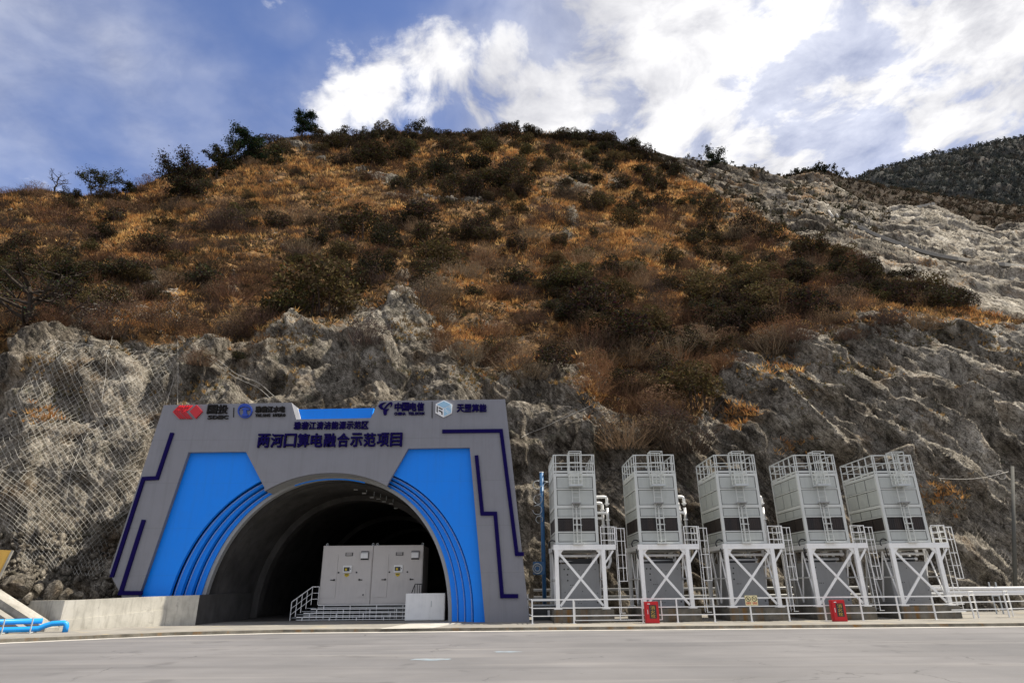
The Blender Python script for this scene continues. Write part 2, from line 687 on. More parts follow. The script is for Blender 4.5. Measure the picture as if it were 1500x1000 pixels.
M['pipe_blue'] = paint('blue pipe', (0.012, 0.27, 0.72), 0.35, 0.15)
M['post_blue'] = paint('blue post', (0.03, 0.12, 0.27), 0.45, 0.3)
M['white_pipe'] = paint('white lagged pipe', (0.80, 0.80, 0.80), 0.35, 0.1)
M['rubber'] = paint('black rubber', (0.02, 0.02, 0.022), 0.55, 0.1)
M['wire'] = paint('steel wire', (0.42, 0.40, 0.36), 0.7, 0.1, 0.15)
M['net_wire'] = paint('net wire', (0.40, 0.385, 0.345), 0.8, 0.1, 0.1)
M['net_dull'] = paint('dull net wire', (0.17, 0.155, 0.135), 0.85, 0.1, 0.1)
M['weather_post'] = paint('weathered post', (0.085, 0.085, 0.075), 0.8, 0.4)
M['cream'] = paint('cream sign', (0.80, 0.70, 0.38), 0.5, 0.05)
M['orange_paint'] = paint('faded yellow paint', (0.50, 0.30, 0.06), 0.8, 0.5)

m = Mat('louvre')
m.col(m.ramp(m.noise(2.5, 3, 0.6, m.vec((1, 1, .1))), [(0.35, (0.010, 0.008, 0.008)), (0.7, (0.032, 0.021, 0.016))]))
m.rough(0.6)
M['louvre'] = m.m

m = Mat('cast concrete')
a = m.noise(1.1, 6, 0.62)
b = m.noise(6.0, 4, 0.6, m.vec((1, 1, 0.15)))
c = m.noise(45, 3, 0.6)
base = m.ramp(a, [(0.30, (0.20, 0.19, 0.165)), (0.55, (0.32, 0.305, 0.27)), (0.75, (0.41, 0.39, 0.35))])
base = m.mix(m.mr(b, 0.5, 0.78, 0.0, 0.55), base, (0.15, 0.14, 0.125))
base = m.mix(m.mr(c, 0.55, 0.8, 0, 0.25), base, (0.2, 0.19, 0.17))
m.col(base); m.rough(0.85); m.spec(0.2)
m.bump(m.math('ADD', c, m.math('MULTIPLY', a, 2.0)), 0.35, 0.02)
M['concrete'] = m.m
m = Mat('pale wall concrete')
a = m.noise(1.1, 6, 0.62)
b = m.noise(6.0, 4, 0.6, m.vec((1, 1, 0.15)))
c = m.noise(45, 3, 0.6)
base = m.ramp(a, [(0.30, (0.36, 0.345, 0.30)), (0.55, (0.50, 0.48, 0.42)), (0.75, (0.58, 0.56, 0.50))])
base = m.mix(m.mr(b, 0.5, 0.78, 0.0, 0.6), base, (0.22, 0.205, 0.175))
base = m.mix(m.mr(c, 0.55, 0.8, 0, 0.25), base, (0.25, 0.235, 0.2))
base = m.mix(m.math('MULTIPLY', m.mr(m.noise(2.2, 6, .7), .60, .70), .5), base, (0.15, 0.135, 0.115))
m.col(base); m.rough(0.85); m.spec(0.2)
m.bump(m.math('ADD', c, m.math('MULTIPLY', a, 2.0)), 0.4, 0.02)
M['wall_concrete'] = m.m

m = Mat('stained plinth concrete')
a = m.noise(1.6, 6, 0.65)
b = m.noise(1.4, 3, 0.6, m.vec((1.6, 1.6, 0.12)))
base = m.ramp(a, [(0.3, (0.075, 0.068, 0.055)), (0.7, (0.20, 0.185, 0.155))])
base = m.mix(m.mr(b, 0.54, 0.72, 0, 0.85), base, (0.19, 0.095, 0.022))
m.col(base); m.rough(0.9); m.spec(0.15)
m.bump(m.noise(25, 4), 0.4, 0.02)
M['plinth'] = m.m

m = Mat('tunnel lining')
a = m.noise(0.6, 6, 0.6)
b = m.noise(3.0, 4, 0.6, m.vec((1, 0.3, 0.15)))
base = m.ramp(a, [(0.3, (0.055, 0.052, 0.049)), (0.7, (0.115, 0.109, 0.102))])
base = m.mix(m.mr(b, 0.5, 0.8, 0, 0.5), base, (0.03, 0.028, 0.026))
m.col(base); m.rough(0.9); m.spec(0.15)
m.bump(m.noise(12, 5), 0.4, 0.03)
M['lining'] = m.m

# road: worn pale asphalt with long drag marks, patches and cracks
m = Mat('road surface')
a = m.noise(0.16, 6, 0.6)
b = m.noise(1.4, 5, 0.65, m.vec((0.22, 1.3, 1)))
c = m.noise(60, 3, 0.7)
d = m.noise(0.5, 4, 0.6, m.vec((0.12, 1.8, 1), (0, 0, 0.06)))
base = m.ramp(a, [(0.32, (0.118, 0.117, 0.121)), (0.5, (0.150, 0.147, 0.150)), (0.7, (0.188, 0.183, 0.184))])
base = m.mix(m.mr(b, 0.44, 0.75, 0, 0.42), base, (0.125, 0.119, 0.117))
base = m.mix(m.mr(d, 0.55, 0.72, 0, 0.35), base, (0.29, 0.275, 0.26))
base = m.mix(m.mr(c, 0.5, 0.85, 0, 0.35), base, (0.13, 0.125, 0.125))
cr = m.voro(0.28, 'DISTANCE_TO_EDGE', None)
wv = m.n('ShaderNodeVectorMath', operation='ADD')
nz = m.n('ShaderNodeTexNoise'); nz.inputs['Scale'].default_value = 1.2; nz.inputs['Detail'].default_value = 5
m.l(m.tc.outputs['Object'], nz.inputs['Vector'])
m.l(m.tc.outputs['Object'], wv.inputs[0]); m.l(nz.outputs['Color'], wv.inputs[1])
cr = m.voro(0.17, 'DISTANCE_TO_EDGE', wv.outputs[0])
crm = m.math('MULTIPLY', m.mr(cr, 0.0, 0.006, 1, 0), m.mr(m.noise(0.3, 3), 0.48, 0.6))
base = m.mix(m.math('MULTIPLY', crm, 0.8), base, (0.06, 0.058, 0.058))
ty = m.noise(0.9, 4, 0.6, m.vec((0.05, 1.0, 1), (0, 0, 0.03)))
base = m.mix(m.math('MULTIPLY', m.mr(ty, 0.54, 0.66), 0.38), base, (0.085, 0.083, 0.085))
base = m.mix(m.math('MULTIPLY', m.mr(m.noise(0.55, 3, 0.5), 0.63, 0.70), 0.45), base, (0.075, 0.073, 0.075))
m.col(base); m.rough(0.82); m.spec(0.25)
m.bump(m.math('ADD', c, m.math('MULTIPLY', b, 0.6)), 0.35, 0.012)
M['road'] = m.m

m = Mat('pavement concrete')
a = m.noise(0.35, 6, 0.65)
b = m.noise(2.2, 5, 0.65)
c = m.noise(70, 3, 0.7)
base = m.ramp(a, [(0.32, (0.175, 0.165, 0.15)), (0.52, (0.245, 0.232, 0.207)), (0.72, (0.31, 0.293, 0.258))])
base = m.mix(m.mr(b, 0.5, 0.78, 0, 0.5), base, (0.14, 0.13, 0.115))
base = m.mix(m.mr(c, 0.55, 0.85, 0, 0.3), base, (0.16, 0.15, 0.14))
base = m.mix(m.math('MULTIPLY', m.mr(m.noise(0.8, 4), 0.60, 0.68), 0.5), base, (0.44, 0.36, 0.20))
m.col(base); m.rough(0.88); m.spec(0.2)
m.bump(m.math('ADD', c, b), 0.3, 0.015)
M['pave'] = m.m

m = Mat('pale paving')
a = m.noise(1.2, 5, 0.65)
m.col(m.ramp(a, [(0.3, (0.32, 0.305, 0.275)), (0.7, (0.50, 0.48, 0.44))]))
m.rough(0.9); m.spec(0.15); m.bump(m.noise(40, 3), 0.3, 0.01)
M['pale'] = m.m
m = Mat('blue spray paint')
m.col(m.ramp(m.noise(2.4, 4, 0.7), [(0.35, (0.19, 0.195, 0.205)), (0.6, (0.22, 0.29, 0.34))]))
m.rough(0.9)
M['spray'] = m.m


def ground_mat(name, rock_scale=1.0, cliff=True):
    """rock where attribute veg is low, dry soil and litter where it is high; pale = lighter rock; on the hill it carries painted sun and shade"""
    m = Mat(name)
    veg, pale = m.attr('veg'), m.attr('pale')
    # streaks run down the dip of the rock
    sv = m.vec((1.0, 1.0, 0.42), (0.0, R(-32), 0.0))
    a = m.noise(0.55 * rock_scale, 8, 0.66, sv, 0.35)
    b = m.noise(2.6 * rock_scale, 7, 0.68, sv, 0.2)
    dm = m.n('ShaderNodeMapping', vector_type='TEXTURE')
    dm.inputs['Rotation'].default_value = (0, R(48), 0)
    dm.inputs['Scale'].default_value = (4.5, 1.6, 1.0)
    m.l(m.tc.outputs['Object'], dm.inputs[0])
    b2 = m.noise(3.4 * rock_scale, 8, 0.72, dm.outputs[0], 0.15)
    c = m.noise(9 * rock_scale, 8, 0.80)
    tone = m.math('ADD', m.math('MULTIPLY', a, 0.22), m.math('ADD', m.math('MULTIPLY', b, 0.20), m.math('ADD', m.math('MULTIPLY', b2, 0.28), m.math('MULTIPLY', c, 0.30))))
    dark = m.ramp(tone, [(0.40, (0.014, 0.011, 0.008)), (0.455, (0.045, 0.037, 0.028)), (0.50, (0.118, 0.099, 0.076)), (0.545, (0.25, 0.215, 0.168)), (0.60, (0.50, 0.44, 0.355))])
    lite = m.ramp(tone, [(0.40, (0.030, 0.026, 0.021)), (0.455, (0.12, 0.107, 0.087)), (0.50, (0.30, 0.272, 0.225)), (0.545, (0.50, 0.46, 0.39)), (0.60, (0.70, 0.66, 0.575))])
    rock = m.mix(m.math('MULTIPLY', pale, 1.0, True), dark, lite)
    big = m.noise(0.16 * rock_scale, 5, 0.6, sv, 0.6)
    rock = m.mix(m.math('MULTIPLY', m.mr(big, 0.50, 0.62), 0.60), rock, m.mix(1.0, rock, (0.34, 0.33, 0.32), 'MULTIPLY'))
    stain = m.math('MULTIPLY', m.mr(m.noise(0.8 * rock_scale, 6, 0.65, m.vec((1, 1, 0.16), (0.0, R(-14), 0.0)), 0.4), 0.50, 0.62), m.mr(pale, 0.0, 1.0, 0.70, 0.25))
    rock = m.mix(stain, rock, m.mix(1.0, rock, (0.30, 0.27, 0.25), 'MULTIPLY'))
    rust = m.math('MULTIPLY', m.mr(m.noise(0.33, 5, 0.6), 0.56, 0.70), 0.40)
    rock = m.mix(rust, rock, (0.21, 0.125, 0.055))
    sp_ = m.math('MULTIPLY', m.mr(m.noise(15 * rock_scale, 6, 0.78, dm.outputs[0]), 0.49, 0.56), 0.62)
    rock = m.mix(sp_, rock, m.mix(1.0, rock, (0.36, 0.34, 0.32), 'MULTIPLY'))
    moss = m.math('MULTIPLY', m.mr(m.noise(0.9, 6, 0.65), 0.57, 0.70), 0.35)
    rock = m.mix(moss, rock, (0.10, 0.105, 0.065))
    v = m.voro(1.1 * rock_scale, 'DISTANCE_TO_EDGE', sv)
    crack = m.math('MULTIPLY', m.mr(v, 0.0, 0.035, 1, 0), m.mr(m.noise(1.4, 3), 0.46, 0.60))
    rock = m.mix(m.math('MULTIPLY', crack, 0.55), rock, (0.02, 0.018, 0.016))
    s1 = m.noise(0.45, 6, 0.65)
    s2 = m.noise(2.4, 8, 0.75)
    soil = m.ramp(m.math('ADD', m.math('MULTIPLY', s1, 0.4), m.math('MULTIPLY', s2, 0.6)),
                  [(0.40, (0.022, 0.015, 0.010)), (0.47, (0.085, 0.050, 0.026)), (0.53, (0.21, 0.118, 0.050)), (0.62, (0.40, 0.25, 0.105))])
    vm = m.math('ADD', veg, m.math('MULTIPLY', m.math('SUBTRACT', s2, 0.5), 0.9))
    m.col(m.mix(m.mr(vm, 0.40, 0.60), rock, soil))
    m.rough(0.92); m.spec(0.12)
    h = m.math('ADD', m.math('ADD', m.math('MULTIPLY', b, 0.7), m.math('MULTIPLY', b2, 0.9)), m.math('ADD', m.math('MULTIPLY', c, 0.6), m.math('MULTIPLY', crack, -0.5)))
    m.bump(h, 1.0, 0.26)
    return m.m


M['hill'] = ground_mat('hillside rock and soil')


def leaf_mat(name, use_attr=True, c=(0.05, 0.05, 0.03), var=0.35, trans=0.15):
    m = Mat(name)
    base = m.attr('Col', 'Color') if use_attr else m.mix(1.0, c, (1, 1, 1), 'MULTIPLY')
    oi = m.n('ShaderNodeObjectInfo')
    k = m.mr(oi.outputs['Random'], 0, 1, 1 - var, 1 + var)
    comb = m.n('ShaderNodeCombineColor')
    for i in range(3): m.l(k, comb.inputs[i])
    m.col(m.mix(1.0, base, comb.outputs[0], 'MULTIPLY'))
    m.rough(1.0); m.spec(0.0)
    tr = m.n('ShaderNodeBsdfTranslucent')
    m.l(m.mix(1.0, base, (1, 1, 1), 'MULTIPLY'), tr.inputs[0])
    mx = m.n('ShaderNodeMixShader')
    mx.inputs[0].default_value = trans
    m.l(m.b.outputs[0], mx.inputs[1]); m.l(tr.outputs[0], mx.inputs[2]); m.l(mx.outputs[0], m.out.inputs[0])
    return m.m


M['leaf'] = leaf_mat('foliage', True)
M['stuff_leaf'] = leaf_mat('dry growth', True, var=0.0, trans=0.22)
m = Mat('bark')
m.col(m.ramp(m.noise(4, 5, 0.6, m.vec((1, 1, .2))), [(0.3, (0.018, 0.014, 0.011)), (0.7, (0.052, 0.042, 0.034))]))
m.rough(0.9); m.spec(0.1); m.bump(m.noise(20, 4), 0.5, 0.02)
M['bark'] = m.m

# ================================================================ terrain
def lerp_rows(table, px, ny, row_sm=5):
    """table: {px: [(py, Y), ...]}; returns py, Y arrays (ny, nx), first row = foot, last = crest"""
    xs = np.array(sorted(table))
    K = len(table[xs[0]])
    A = np.array([table[x] for x in xs], float)          # (n, K, 2)
    pyk = np.stack([np.interp(px, xs, A[:, k, 0]) for k in range(K)])
    Yk = np.stack([np.interp(px, xs, A[:, k, 1]) for k in range(K)])

    def smooth(a, w):
        if w < 2: return a
        ker = np.hanning(w + 2)[1:-1]; ker /= ker.sum()
        pad = np.pad(a, ((0, 0), (w // 2, w - 1 - w // 2)), mode='edge')
        return np.stack([np.convolve(r, ker, 'valid') for r in pad])
    Yk = smooth(Yk, 41)
    pyk[:-1] = smooth(pyk[:-1], 31)
    t = np.linspace(0, K - 1, ny)
    i = np.clip(t.astype(int), 0, K - 2)
    f = (t - i)[:, None]
    py = pyk[i] * (1 - f) + pyk[i + 1] * f
    Y = Yk[i] * (1 - f) + Yk[i + 1] * f
    w = ny // (K - 1) // 2 * 2 + 1
    ker = np.hanning(w + 2)[1:-1]; ker /= ker.sum()

    def sm_t(a):
        top, bot = 2 * a[0] - a[1:w // 2 + 1][::-1], 2 * a[-1] - a[-w // 2:-1][::-1]
        p = np.concatenate([top, a, bot])[:]
        return np.stack([np.convolve(p[:, c], ker, 'valid') for c in range(a.shape[1])], 1)[:ny]
    Y2 = sm_t(Y)
    return py, (Y2 if Y2.shape == Y.shape else Y)


def grid_faces(ny, nx):
    i = np.arange((ny - 1) * (nx - 1))
    r, c = i // (nx - 1), i % (nx - 1)
    a = r * nx + c
    return np.stack([a, a + 1, a + nx + 1, a + nx], 1)


def normals(p):
    du = np.gradient(p, axis=1)
    dv = np.gradient(p, axis=0)
    n = np.cross(du, dv)
    n /= np.linalg.norm(n, axis=-1, keepdims=True) + 1e-9
    return n


HILL = {-700: [(960, 31), (700, 35), (480, 42), (420, 55), (350, 80), (312, 100)],
        -200: [(925, 35), (690, 38), (478, 44), (410, 57), (345, 80), (290, 104)],
        0: [(915, 36.5), (680, 39.5), (480, 46), (400, 60), (340, 82), (284, 106)],
        60: [(915, 37.5), (680, 40), (480, 46), (400, 60), (340, 82), (279, 107)],
        120: [(915, 38.5), (680, 41), (482, 46.5), (400, 61), (340, 83), (288, 108)],
        190: [(915, 39.2), (680, 41.3), (485, 47), (400, 62), (332, 86), (284, 111)],
        215: [(915, 39.4), (680, 41.5), (485, 47.2), (400, 63), (328, 88), (268, 114)],
        250: [(915, 39.8), (680, 41.8), (485, 47.5), (400, 64), (322, 91), (254, 119)],
        300: [(915, 40.2), (670, 42.2), (488, 47.5), (400, 65), (315, 94), (246, 126)],
        345: [(915, 40.5), (660, 42.5), (490, 47.5), (400, 65), (308, 96), (232, 133)],
        390: [(915, 40.8), (650, 42.8), (490, 47.5), (400, 66), (304, 98), (214, 141)],
        412: [(915, 41), (645, 43), (490, 47.5), (400, 66), (301, 100), (201, 147)],
        470: [(915, 41), (635, 43.2), (485, 48), (398, 67), (297, 102), (199, 151)],
        500: [(915, 41.2), (630, 43.3), (480, 48.3), (395, 67), (294, 103), (203, 153)],
        575: [(915, 41.5), (620, 43.5), (470, 49), (390, 68), (290, 104), (192, 158)],
        650: [(915, 41.8), (620, 43.8), (500, 49), (395, 70), (290, 106), (198, 161)],
        750: [(915, 42), (620, 44), (530, 48.5), (400, 72), (290, 108), (191, 165)],
        860: [(915, 42.5), (630, 44.5), (555, 48), (415, 70), (300, 108), (202, 164)],
        930: [(915, 43), (650, 45), (590, 48), (430, 68), (310, 105), (217, 158)],
        1000: [(915, 43.5), (660, 45.5), (600, 48.5), (440, 68), (340, 98), (256, 142)],
        1050: [(915, 44), (640, 46.5), (560, 50.5), (450, 68), (360, 94), (286, 127)],
        1130: [(915, 44.5), (620, 48), (510, 54), (440, 69), (380, 88), (324, 108)],
        1250: [(915, 45), (620, 50), (485, 58), (450, 68), (415, 80), (381, 92)],
        1350: [(915, 45), (620, 50), (480, 59), (462, 65), (443, 72), (425, 79)],
        1440: [(915, 45), (620, 50.5), (478, 60), (472, 62), (464, 65), (455, 69)],
        1520: [(915, 45), (620, 50.5), (492, 60), (487, 62), (481, 64), (475, 67)],
        2200: [(925, 45), (660, 50), (585, 58), (575, 60), (565, 62), (555, 64)]}
CLIFF = np.array([(-700, 470), (0, 500), (60, 484), (120, 478), (200, 488), (280, 494), (340, 494), (400, 478), (470, 470), (520, 458), (560, 440), (596, 428),
                  (618, 462), (640, 508), (680, 535), (740, 548), (850, 548), (880, 572), (905, 600), (960, 628), (1010, 612), (1040, 590), (1060, 535), (1100, 517),
                  (1150, 507), (1250, 487), (1350, 474), (1440, 470), (1500, 480), (2200, 575)], float)
# bare rock and scree showing through the growth: centre, half sizes, strength
OUTCROPS = [(600, 445, 36, 40, .75), (545, 470, 60, 30, .6), (640, 470, 40, 40, .5), (700, 520, 60, 24, .5), (460, 212, 34, 12, .8), (420, 205, 12, 10, .7), (560, 262, 26, 9, .9), (535, 250, 20, 8, .8), (590, 280, 40, 8, .6), (842, 273, 28, 11, 1.2),
            (905, 272, 20, 9, .9), (838, 320, 10, 26, .9), (830, 345, 12, 22, .7), (225, 410, 15, 15, .9), (342, 420, 12, 18, .8), (700, 296, 90, 4, .7), (620, 292, 30, 6, .7),
            (140, 460, 90, 20, .45), (245, 440, 36, 22, .5), (715, 470, 30, 16, .5), (760, 500, 50, 24, .45), (1110, 470, 16, 30, .6), (400, 345, 14, 8, .6), (560, 320, 12, 14, .6),
            (1000, 240, 40, 14, .6), (980, 300, 10, 12, .4), (720, 190, 24, 5, .4), (1070, 320, 26, 10, .5), (1150, 360, 26, 8, .5), (650, 195, 14, 5, .5)]


def blobs(px, py, L):
    s = np.zeros_like(px)
    for cx, cy, rx, ry, w in L:
        s = np.maximum(s, w * np.exp(-(((px - cx) / rx) ** 2 + ((py - cy) / ry) ** 2) * 0.9))
    return s


def veg_mask(px, py, p):
    wob = fbm(p * 0.16, 4) * 34 + fbm(p * 0.7, 3) * 26
    d = np.interp(px, CLIFF[:, 0], CLIFF[:, 1]) - (py + wob)
    v = sstep(-26, 24, d)
    n = fbm(p * 0.35 + 5, 4)
    return np.clip(v * (1 - 1.15 * np.clip(blobs(px, py, OUTCROPS) + n * 0.30 * (blobs(px, py, OUTCROPS) > 0.12), 0, 1)), 0, 1)


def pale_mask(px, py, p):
    base = np.interp(px, [-700, 0, 240, 430, 600, 720, 800, 1000, 1100, 1230, 1330, 1420, 2200], [.38, .46, .54, .36, .44, .30, .18, .14, .22, .36, .66, .78, .65])  # sunlit cliff painted pale, shaded rock dark; white streaks and noise are own colour
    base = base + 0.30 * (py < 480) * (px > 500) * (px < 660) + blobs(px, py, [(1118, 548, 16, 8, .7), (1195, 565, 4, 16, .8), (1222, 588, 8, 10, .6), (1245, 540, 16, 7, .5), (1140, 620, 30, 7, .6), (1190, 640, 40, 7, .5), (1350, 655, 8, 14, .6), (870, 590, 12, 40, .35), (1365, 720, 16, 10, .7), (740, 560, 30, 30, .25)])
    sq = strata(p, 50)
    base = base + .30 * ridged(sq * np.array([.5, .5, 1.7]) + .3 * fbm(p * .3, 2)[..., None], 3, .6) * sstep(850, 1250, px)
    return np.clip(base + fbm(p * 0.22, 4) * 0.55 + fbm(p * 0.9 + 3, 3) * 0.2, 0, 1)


def strata(p, dip=35.0):
    c, s = math.cos(R(dip)), math.sin(R(dip))
    u = p[..., 0] * c - p[..., 2] * s
    w = p[..., 0] * s + p[..., 2] * c
    return np.stack([u * 0.22, p[..., 1] * 0.6, w], -1)


px = np.concatenate([np.arange(-700, -40, 9.0), np.arange(-40, 1540, 1.9), np.arange(1540, 2200, 9.0)])
NX, NY = len(px), 400
py0, Y0 = lerp_rows(HILL, px, NY)
PX = np.broadcast_to(px, (NY, NX)).copy()
base = P_np(PX, py0, Y0)
nn = normals(base)
veg = veg_mask(PX, py0, base)
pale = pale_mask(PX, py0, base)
rk = 1 - veg
q = strata(base, 50)
dipw = sstep(700, 1150, PX)
rr = (ridged(q * 0.55, 5, 0.52) * dipw + ridged(base * np.array([.16, .16, .13]) + 0.35 * fbm(base * 0.12, 2)[..., None], 5, 0.52) * (1 - dipw))
wl = base + 0.8 * fbm(base * 0.25, 3)[..., None]
blkL = facet(wl * np.array([.20, .25, .17]), 30, 1) * 2.1 + facet(wl * np.array([.62, .7, .48]), 34, 2) * .62
qs = strata(wl, 50)
blkR = facet(qs * np.array([.55, .35, .42]), 26, 3) * 2.3 + facet(qs * np.array([1.3, .9, 1.35]), 34, 4) * .62
hollow = sstep(.12, .50, fbm(base * np.array([.16, .2, .20]) + 77, 3)) * 1.5 * sstep(1250, 700, PX)
drock = (blkL * (1 - dipw) + blkR * dipw) + .60 * rr + 0.20 * ridged(base * 1.5, 4, 0.62) + 0.07 * ridged(base * 4.1, 2) - hollow
dveg = 1.9 * fbm(base * 0.055, 3) + 1.1 * fbm(base * 0.22, 4) + 0.40 * ridged(base * 0.6, 4)
rows = np.linspace(0, 1, NY)[:, None]
fade = np.ones_like(rows)
disp = (drock * rk + dveg * veg) * fade
crest = sstep(1.0, 0.965, rows)           # keep the crest where it is
disp = disp * (0.30 + 0.70 * crest)
# little ledges on the cliff
hillv = base + nn * disp[..., None] * np.where(nn[..., 1:2] > 0, -1, 1)
# ground meets the foot; the back of the hill falls away
back = []
for k in (1, 2, 3):
    b = hillv[-1].copy()
    b[:, 1] += 14.0 * k
    b[:, 2] -= 5.0 * k * k
    back.append(b)
grid = np.concatenate([hillv, np.array(back)])
NYB = grid.shape[0]
F = grid_faces(NYB, NX)
V = grid.reshape(-1, 3)
# mouth of the tunnel
TX, TA, TH = 0.0, 0.0, 0.0      # filled in below from the portal
_cr = P(655, 908, 36.6)
_cl = P(283, 908, 36.6)
TX = (_cr.x + _cl.x) / 2
TA = (_cr.x - _cl.x) / 2
TH = P(468, 698, 36.6).z
fc = V[F].mean(1)
inside = ((np.abs(fc[:, 0] - TX) / (TA + 1.0)) ** 2.2 + (np.maximum(fc[:, 2], 0) / (TH + 0.9)) ** 2.2 < 1) & (fc[:, 1] < 56)
vext = np.concatenate([veg, np.repeat(veg[-1:], 3, 0)]).ravel()
pext = np.concatenate([pale, np.repeat(pale[-1:], 3, 0)]).ravel()
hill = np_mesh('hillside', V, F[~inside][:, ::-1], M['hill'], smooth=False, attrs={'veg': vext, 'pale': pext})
tag(hill, 'steep brown hillside above a bare rock cliff', None, None, 'structure')
ppx, ppy = project_np(hillv)
HN = normals(hillv)
HN *= np.where(HN[..., 2:3] < 0, -1, 1)


def on_hill(x, y):
    """ground point of the hill that shows at a photo pixel"""
    c = int(np.argmin(np.abs(px - x)))
    lo, hi = max(c - 3, 0), min(c + 4, NX)
    d = np.abs(ppy[:, lo:hi] - y) + np.abs(ppx[:, lo:hi] - x)
    r, k = np.unravel_index(np.argmin(d), d.shape)
    return Vector(hillv[r, lo + k]), Vector(HN[r, lo + k])


# grey benched rock slope behind the shoulder of the hill
SLOPE = {900: [(330, 135), (290, 150), (265, 165), (240, 180), (222, 190)],
         1000: [(330, 135), (300, 150), (278, 165), (255, 180), (234, 192)],
         1050: [(345, 125), (310, 145), (285, 165), (262, 180), (238, 195)],
         1104: [(365, 115), (330, 140), (300, 160), (275, 180), (251, 198)],
         1149: [(385, 110), (345, 135), (315, 155), (290, 178), (264, 200)],
         1182: [(395, 105), (350, 130), (320, 150), (290, 175), (260, 200)],
         1200: [(400, 102), (355, 128), (325, 150), (296, 172), (269, 198)],
         1242: [(420, 97), (375, 122), (345, 145), (315, 168), (287, 194)],
         1290: [(435, 92), (395, 115), (365, 138), (338, 160), (309, 186)],
         1368: [(465, 86), (420, 108), (385, 130), (345, 155), (304, 180)],
         1404: [(475, 84), (430, 106), (395, 128), (358, 150), (322, 175)],
         1455: [(490, 82), (445, 104), (410, 125), (375, 146), (338, 168)],
         1500: [(505, 80), (455, 102), (420, 122), (380, 142), (330, 165)],
         1800: [(580, 78), (520, 98), (480, 116), (430, 136), (370, 160)],
         2300: [(640, 76), (590, 96), (540, 114), (490, 134), (430, 155)]}
px2 = np.concatenate([np.arange(880, 1540, 2.2), np.arange(1540, 2300, 12.0)])
ny2 = 190
pyB, YB = lerp_rows(SLOPE, px2, ny2)
PX2 = np.broadcast_to(px2, (ny2, len(px2))).copy()
b2 = P_np(PX2, pyB, YB)
n2_ = normals(b2)
q2 = strata(b2, 30)
ben = np.abs(((b2[..., 2] + 3 * fbm(b2 * 0.03, 2)) / 17.0) % 1.0 - 0.5)         # benches
cr2 = sstep(1.0, 0.95, np.linspace(0, 1, ny2)[:, None])
lite2 = sstep(1130, 1330, PX2)
d2 = 2.4 * ridged(q2 * np.array([.06, .10, .13]), 5, 0.55) + 1.6 * facet(q2 * np.array([.25, .22, .36]), 17, 6) + 1.1 * facet(q2 * np.array([.7, .6, 1.0]), 15, 7) + 1.2 * fbm(b2 * 0.07, 3) + 1.1 * ridged(q2 * 0.42, 4, 0.6) + (2.4 * (ben - 0.25)) * (1 - 0.6 * lite2)
s2 = b2 + n2_ * (d2 * (0.35 + 0.65 * cr2))[..., None] * np.where(n2_[..., 1:2] > 0, -1, 1)
gb = np.concatenate([s2, (s2[-1] + np.array([0, 30, -12]))[None], (s2[-1] + np.array([0, 80, -60]))[None]])
veg2 = sstep(0.06, 0.34, fbm(b2 * 0.09 + 40, 4)) * 0.5 * sstep(1500, 1150, PX2) * (pyB < 330)
veg2 = np.maximum(veg2, 0.9 * blobs(PX2, pyB, [(1160, 323, 60, 4, 1.0), (1180, 300, 18, 10, .8), (1330, 400, 70, 10, .7), (1250, 360, 40, 10, .6), (1400, 430, 60, 10, .5)]))
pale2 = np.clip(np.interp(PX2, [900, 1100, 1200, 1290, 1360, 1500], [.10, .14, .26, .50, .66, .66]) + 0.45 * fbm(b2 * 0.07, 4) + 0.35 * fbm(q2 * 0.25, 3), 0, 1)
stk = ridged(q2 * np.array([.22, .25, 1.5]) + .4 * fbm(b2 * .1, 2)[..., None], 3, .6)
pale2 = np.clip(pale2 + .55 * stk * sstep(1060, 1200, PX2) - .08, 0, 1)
M['slope'] = ground_mat('quarried slope', 0.38)
slope = np_mesh('rock_slope', gb.reshape(-1, 3), grid_faces(gb.shape[0], len(px2))[:, ::-1], M['slope'], smooth=True,
                attrs={'veg': np.concatenate([veg2, veg2[-1:], veg2[-1:]]).ravel(), 'pale': np.concatenate([pale2, pale2[-1:], pale2[-1:]]).ravel()})
tag(slope, 'pale grey quarried rock slope behind the brown hill', kind='structure')
sx2, sy2 = project_np(s2)


def on_slope(x, y):
    d = np.abs(sx2 - x) + np.abs(sy2 - y)
    r, c = np.unravel_index(np.argmin(d), d.shape)
    return Vector(s2[r, c])


def far_hill(name, label, crest, bottom, depth0, depth1, mat, amp, nx=300, ny=70, x0=1080, x1=2300):
    xs = np.linspace(x0, x1, nx)
    cr = np.interp(xs, [c[0] for c in crest], [c[1] for c in crest])
    t = np.linspace(0, 1, ny)[:, None]
    pyy = bottom * (1 - t) + cr[None] * t
    YY = depth0 + (depth1 - depth0) * t ** 1.1 + 0 * xs[None]
    X = np.broadcast_to(xs, pyy.shape).copy()
    b = P_np(X, pyy, YY)
    n = normals(b)
    d = amp * (ridged(b * 0.012, 4) + 0.5 * fbm(b * 0.05, 4)) * (0.25 + 0.75 * sstep(1.0, 0.93, t))
    s = b + n * d[..., None] * np.where(n[..., 1:2] > 0, -1, 1)
    g = np.concatenate([s, (s[-1] + np.array([0, 100, -60]))[None]])
    o = np_mesh(name, g.reshape(-1, 3), grid_faces(ny + 1, nx)[:, ::-1], mat, smooth=True)
    tag(o, label, kind='structure')
    return s


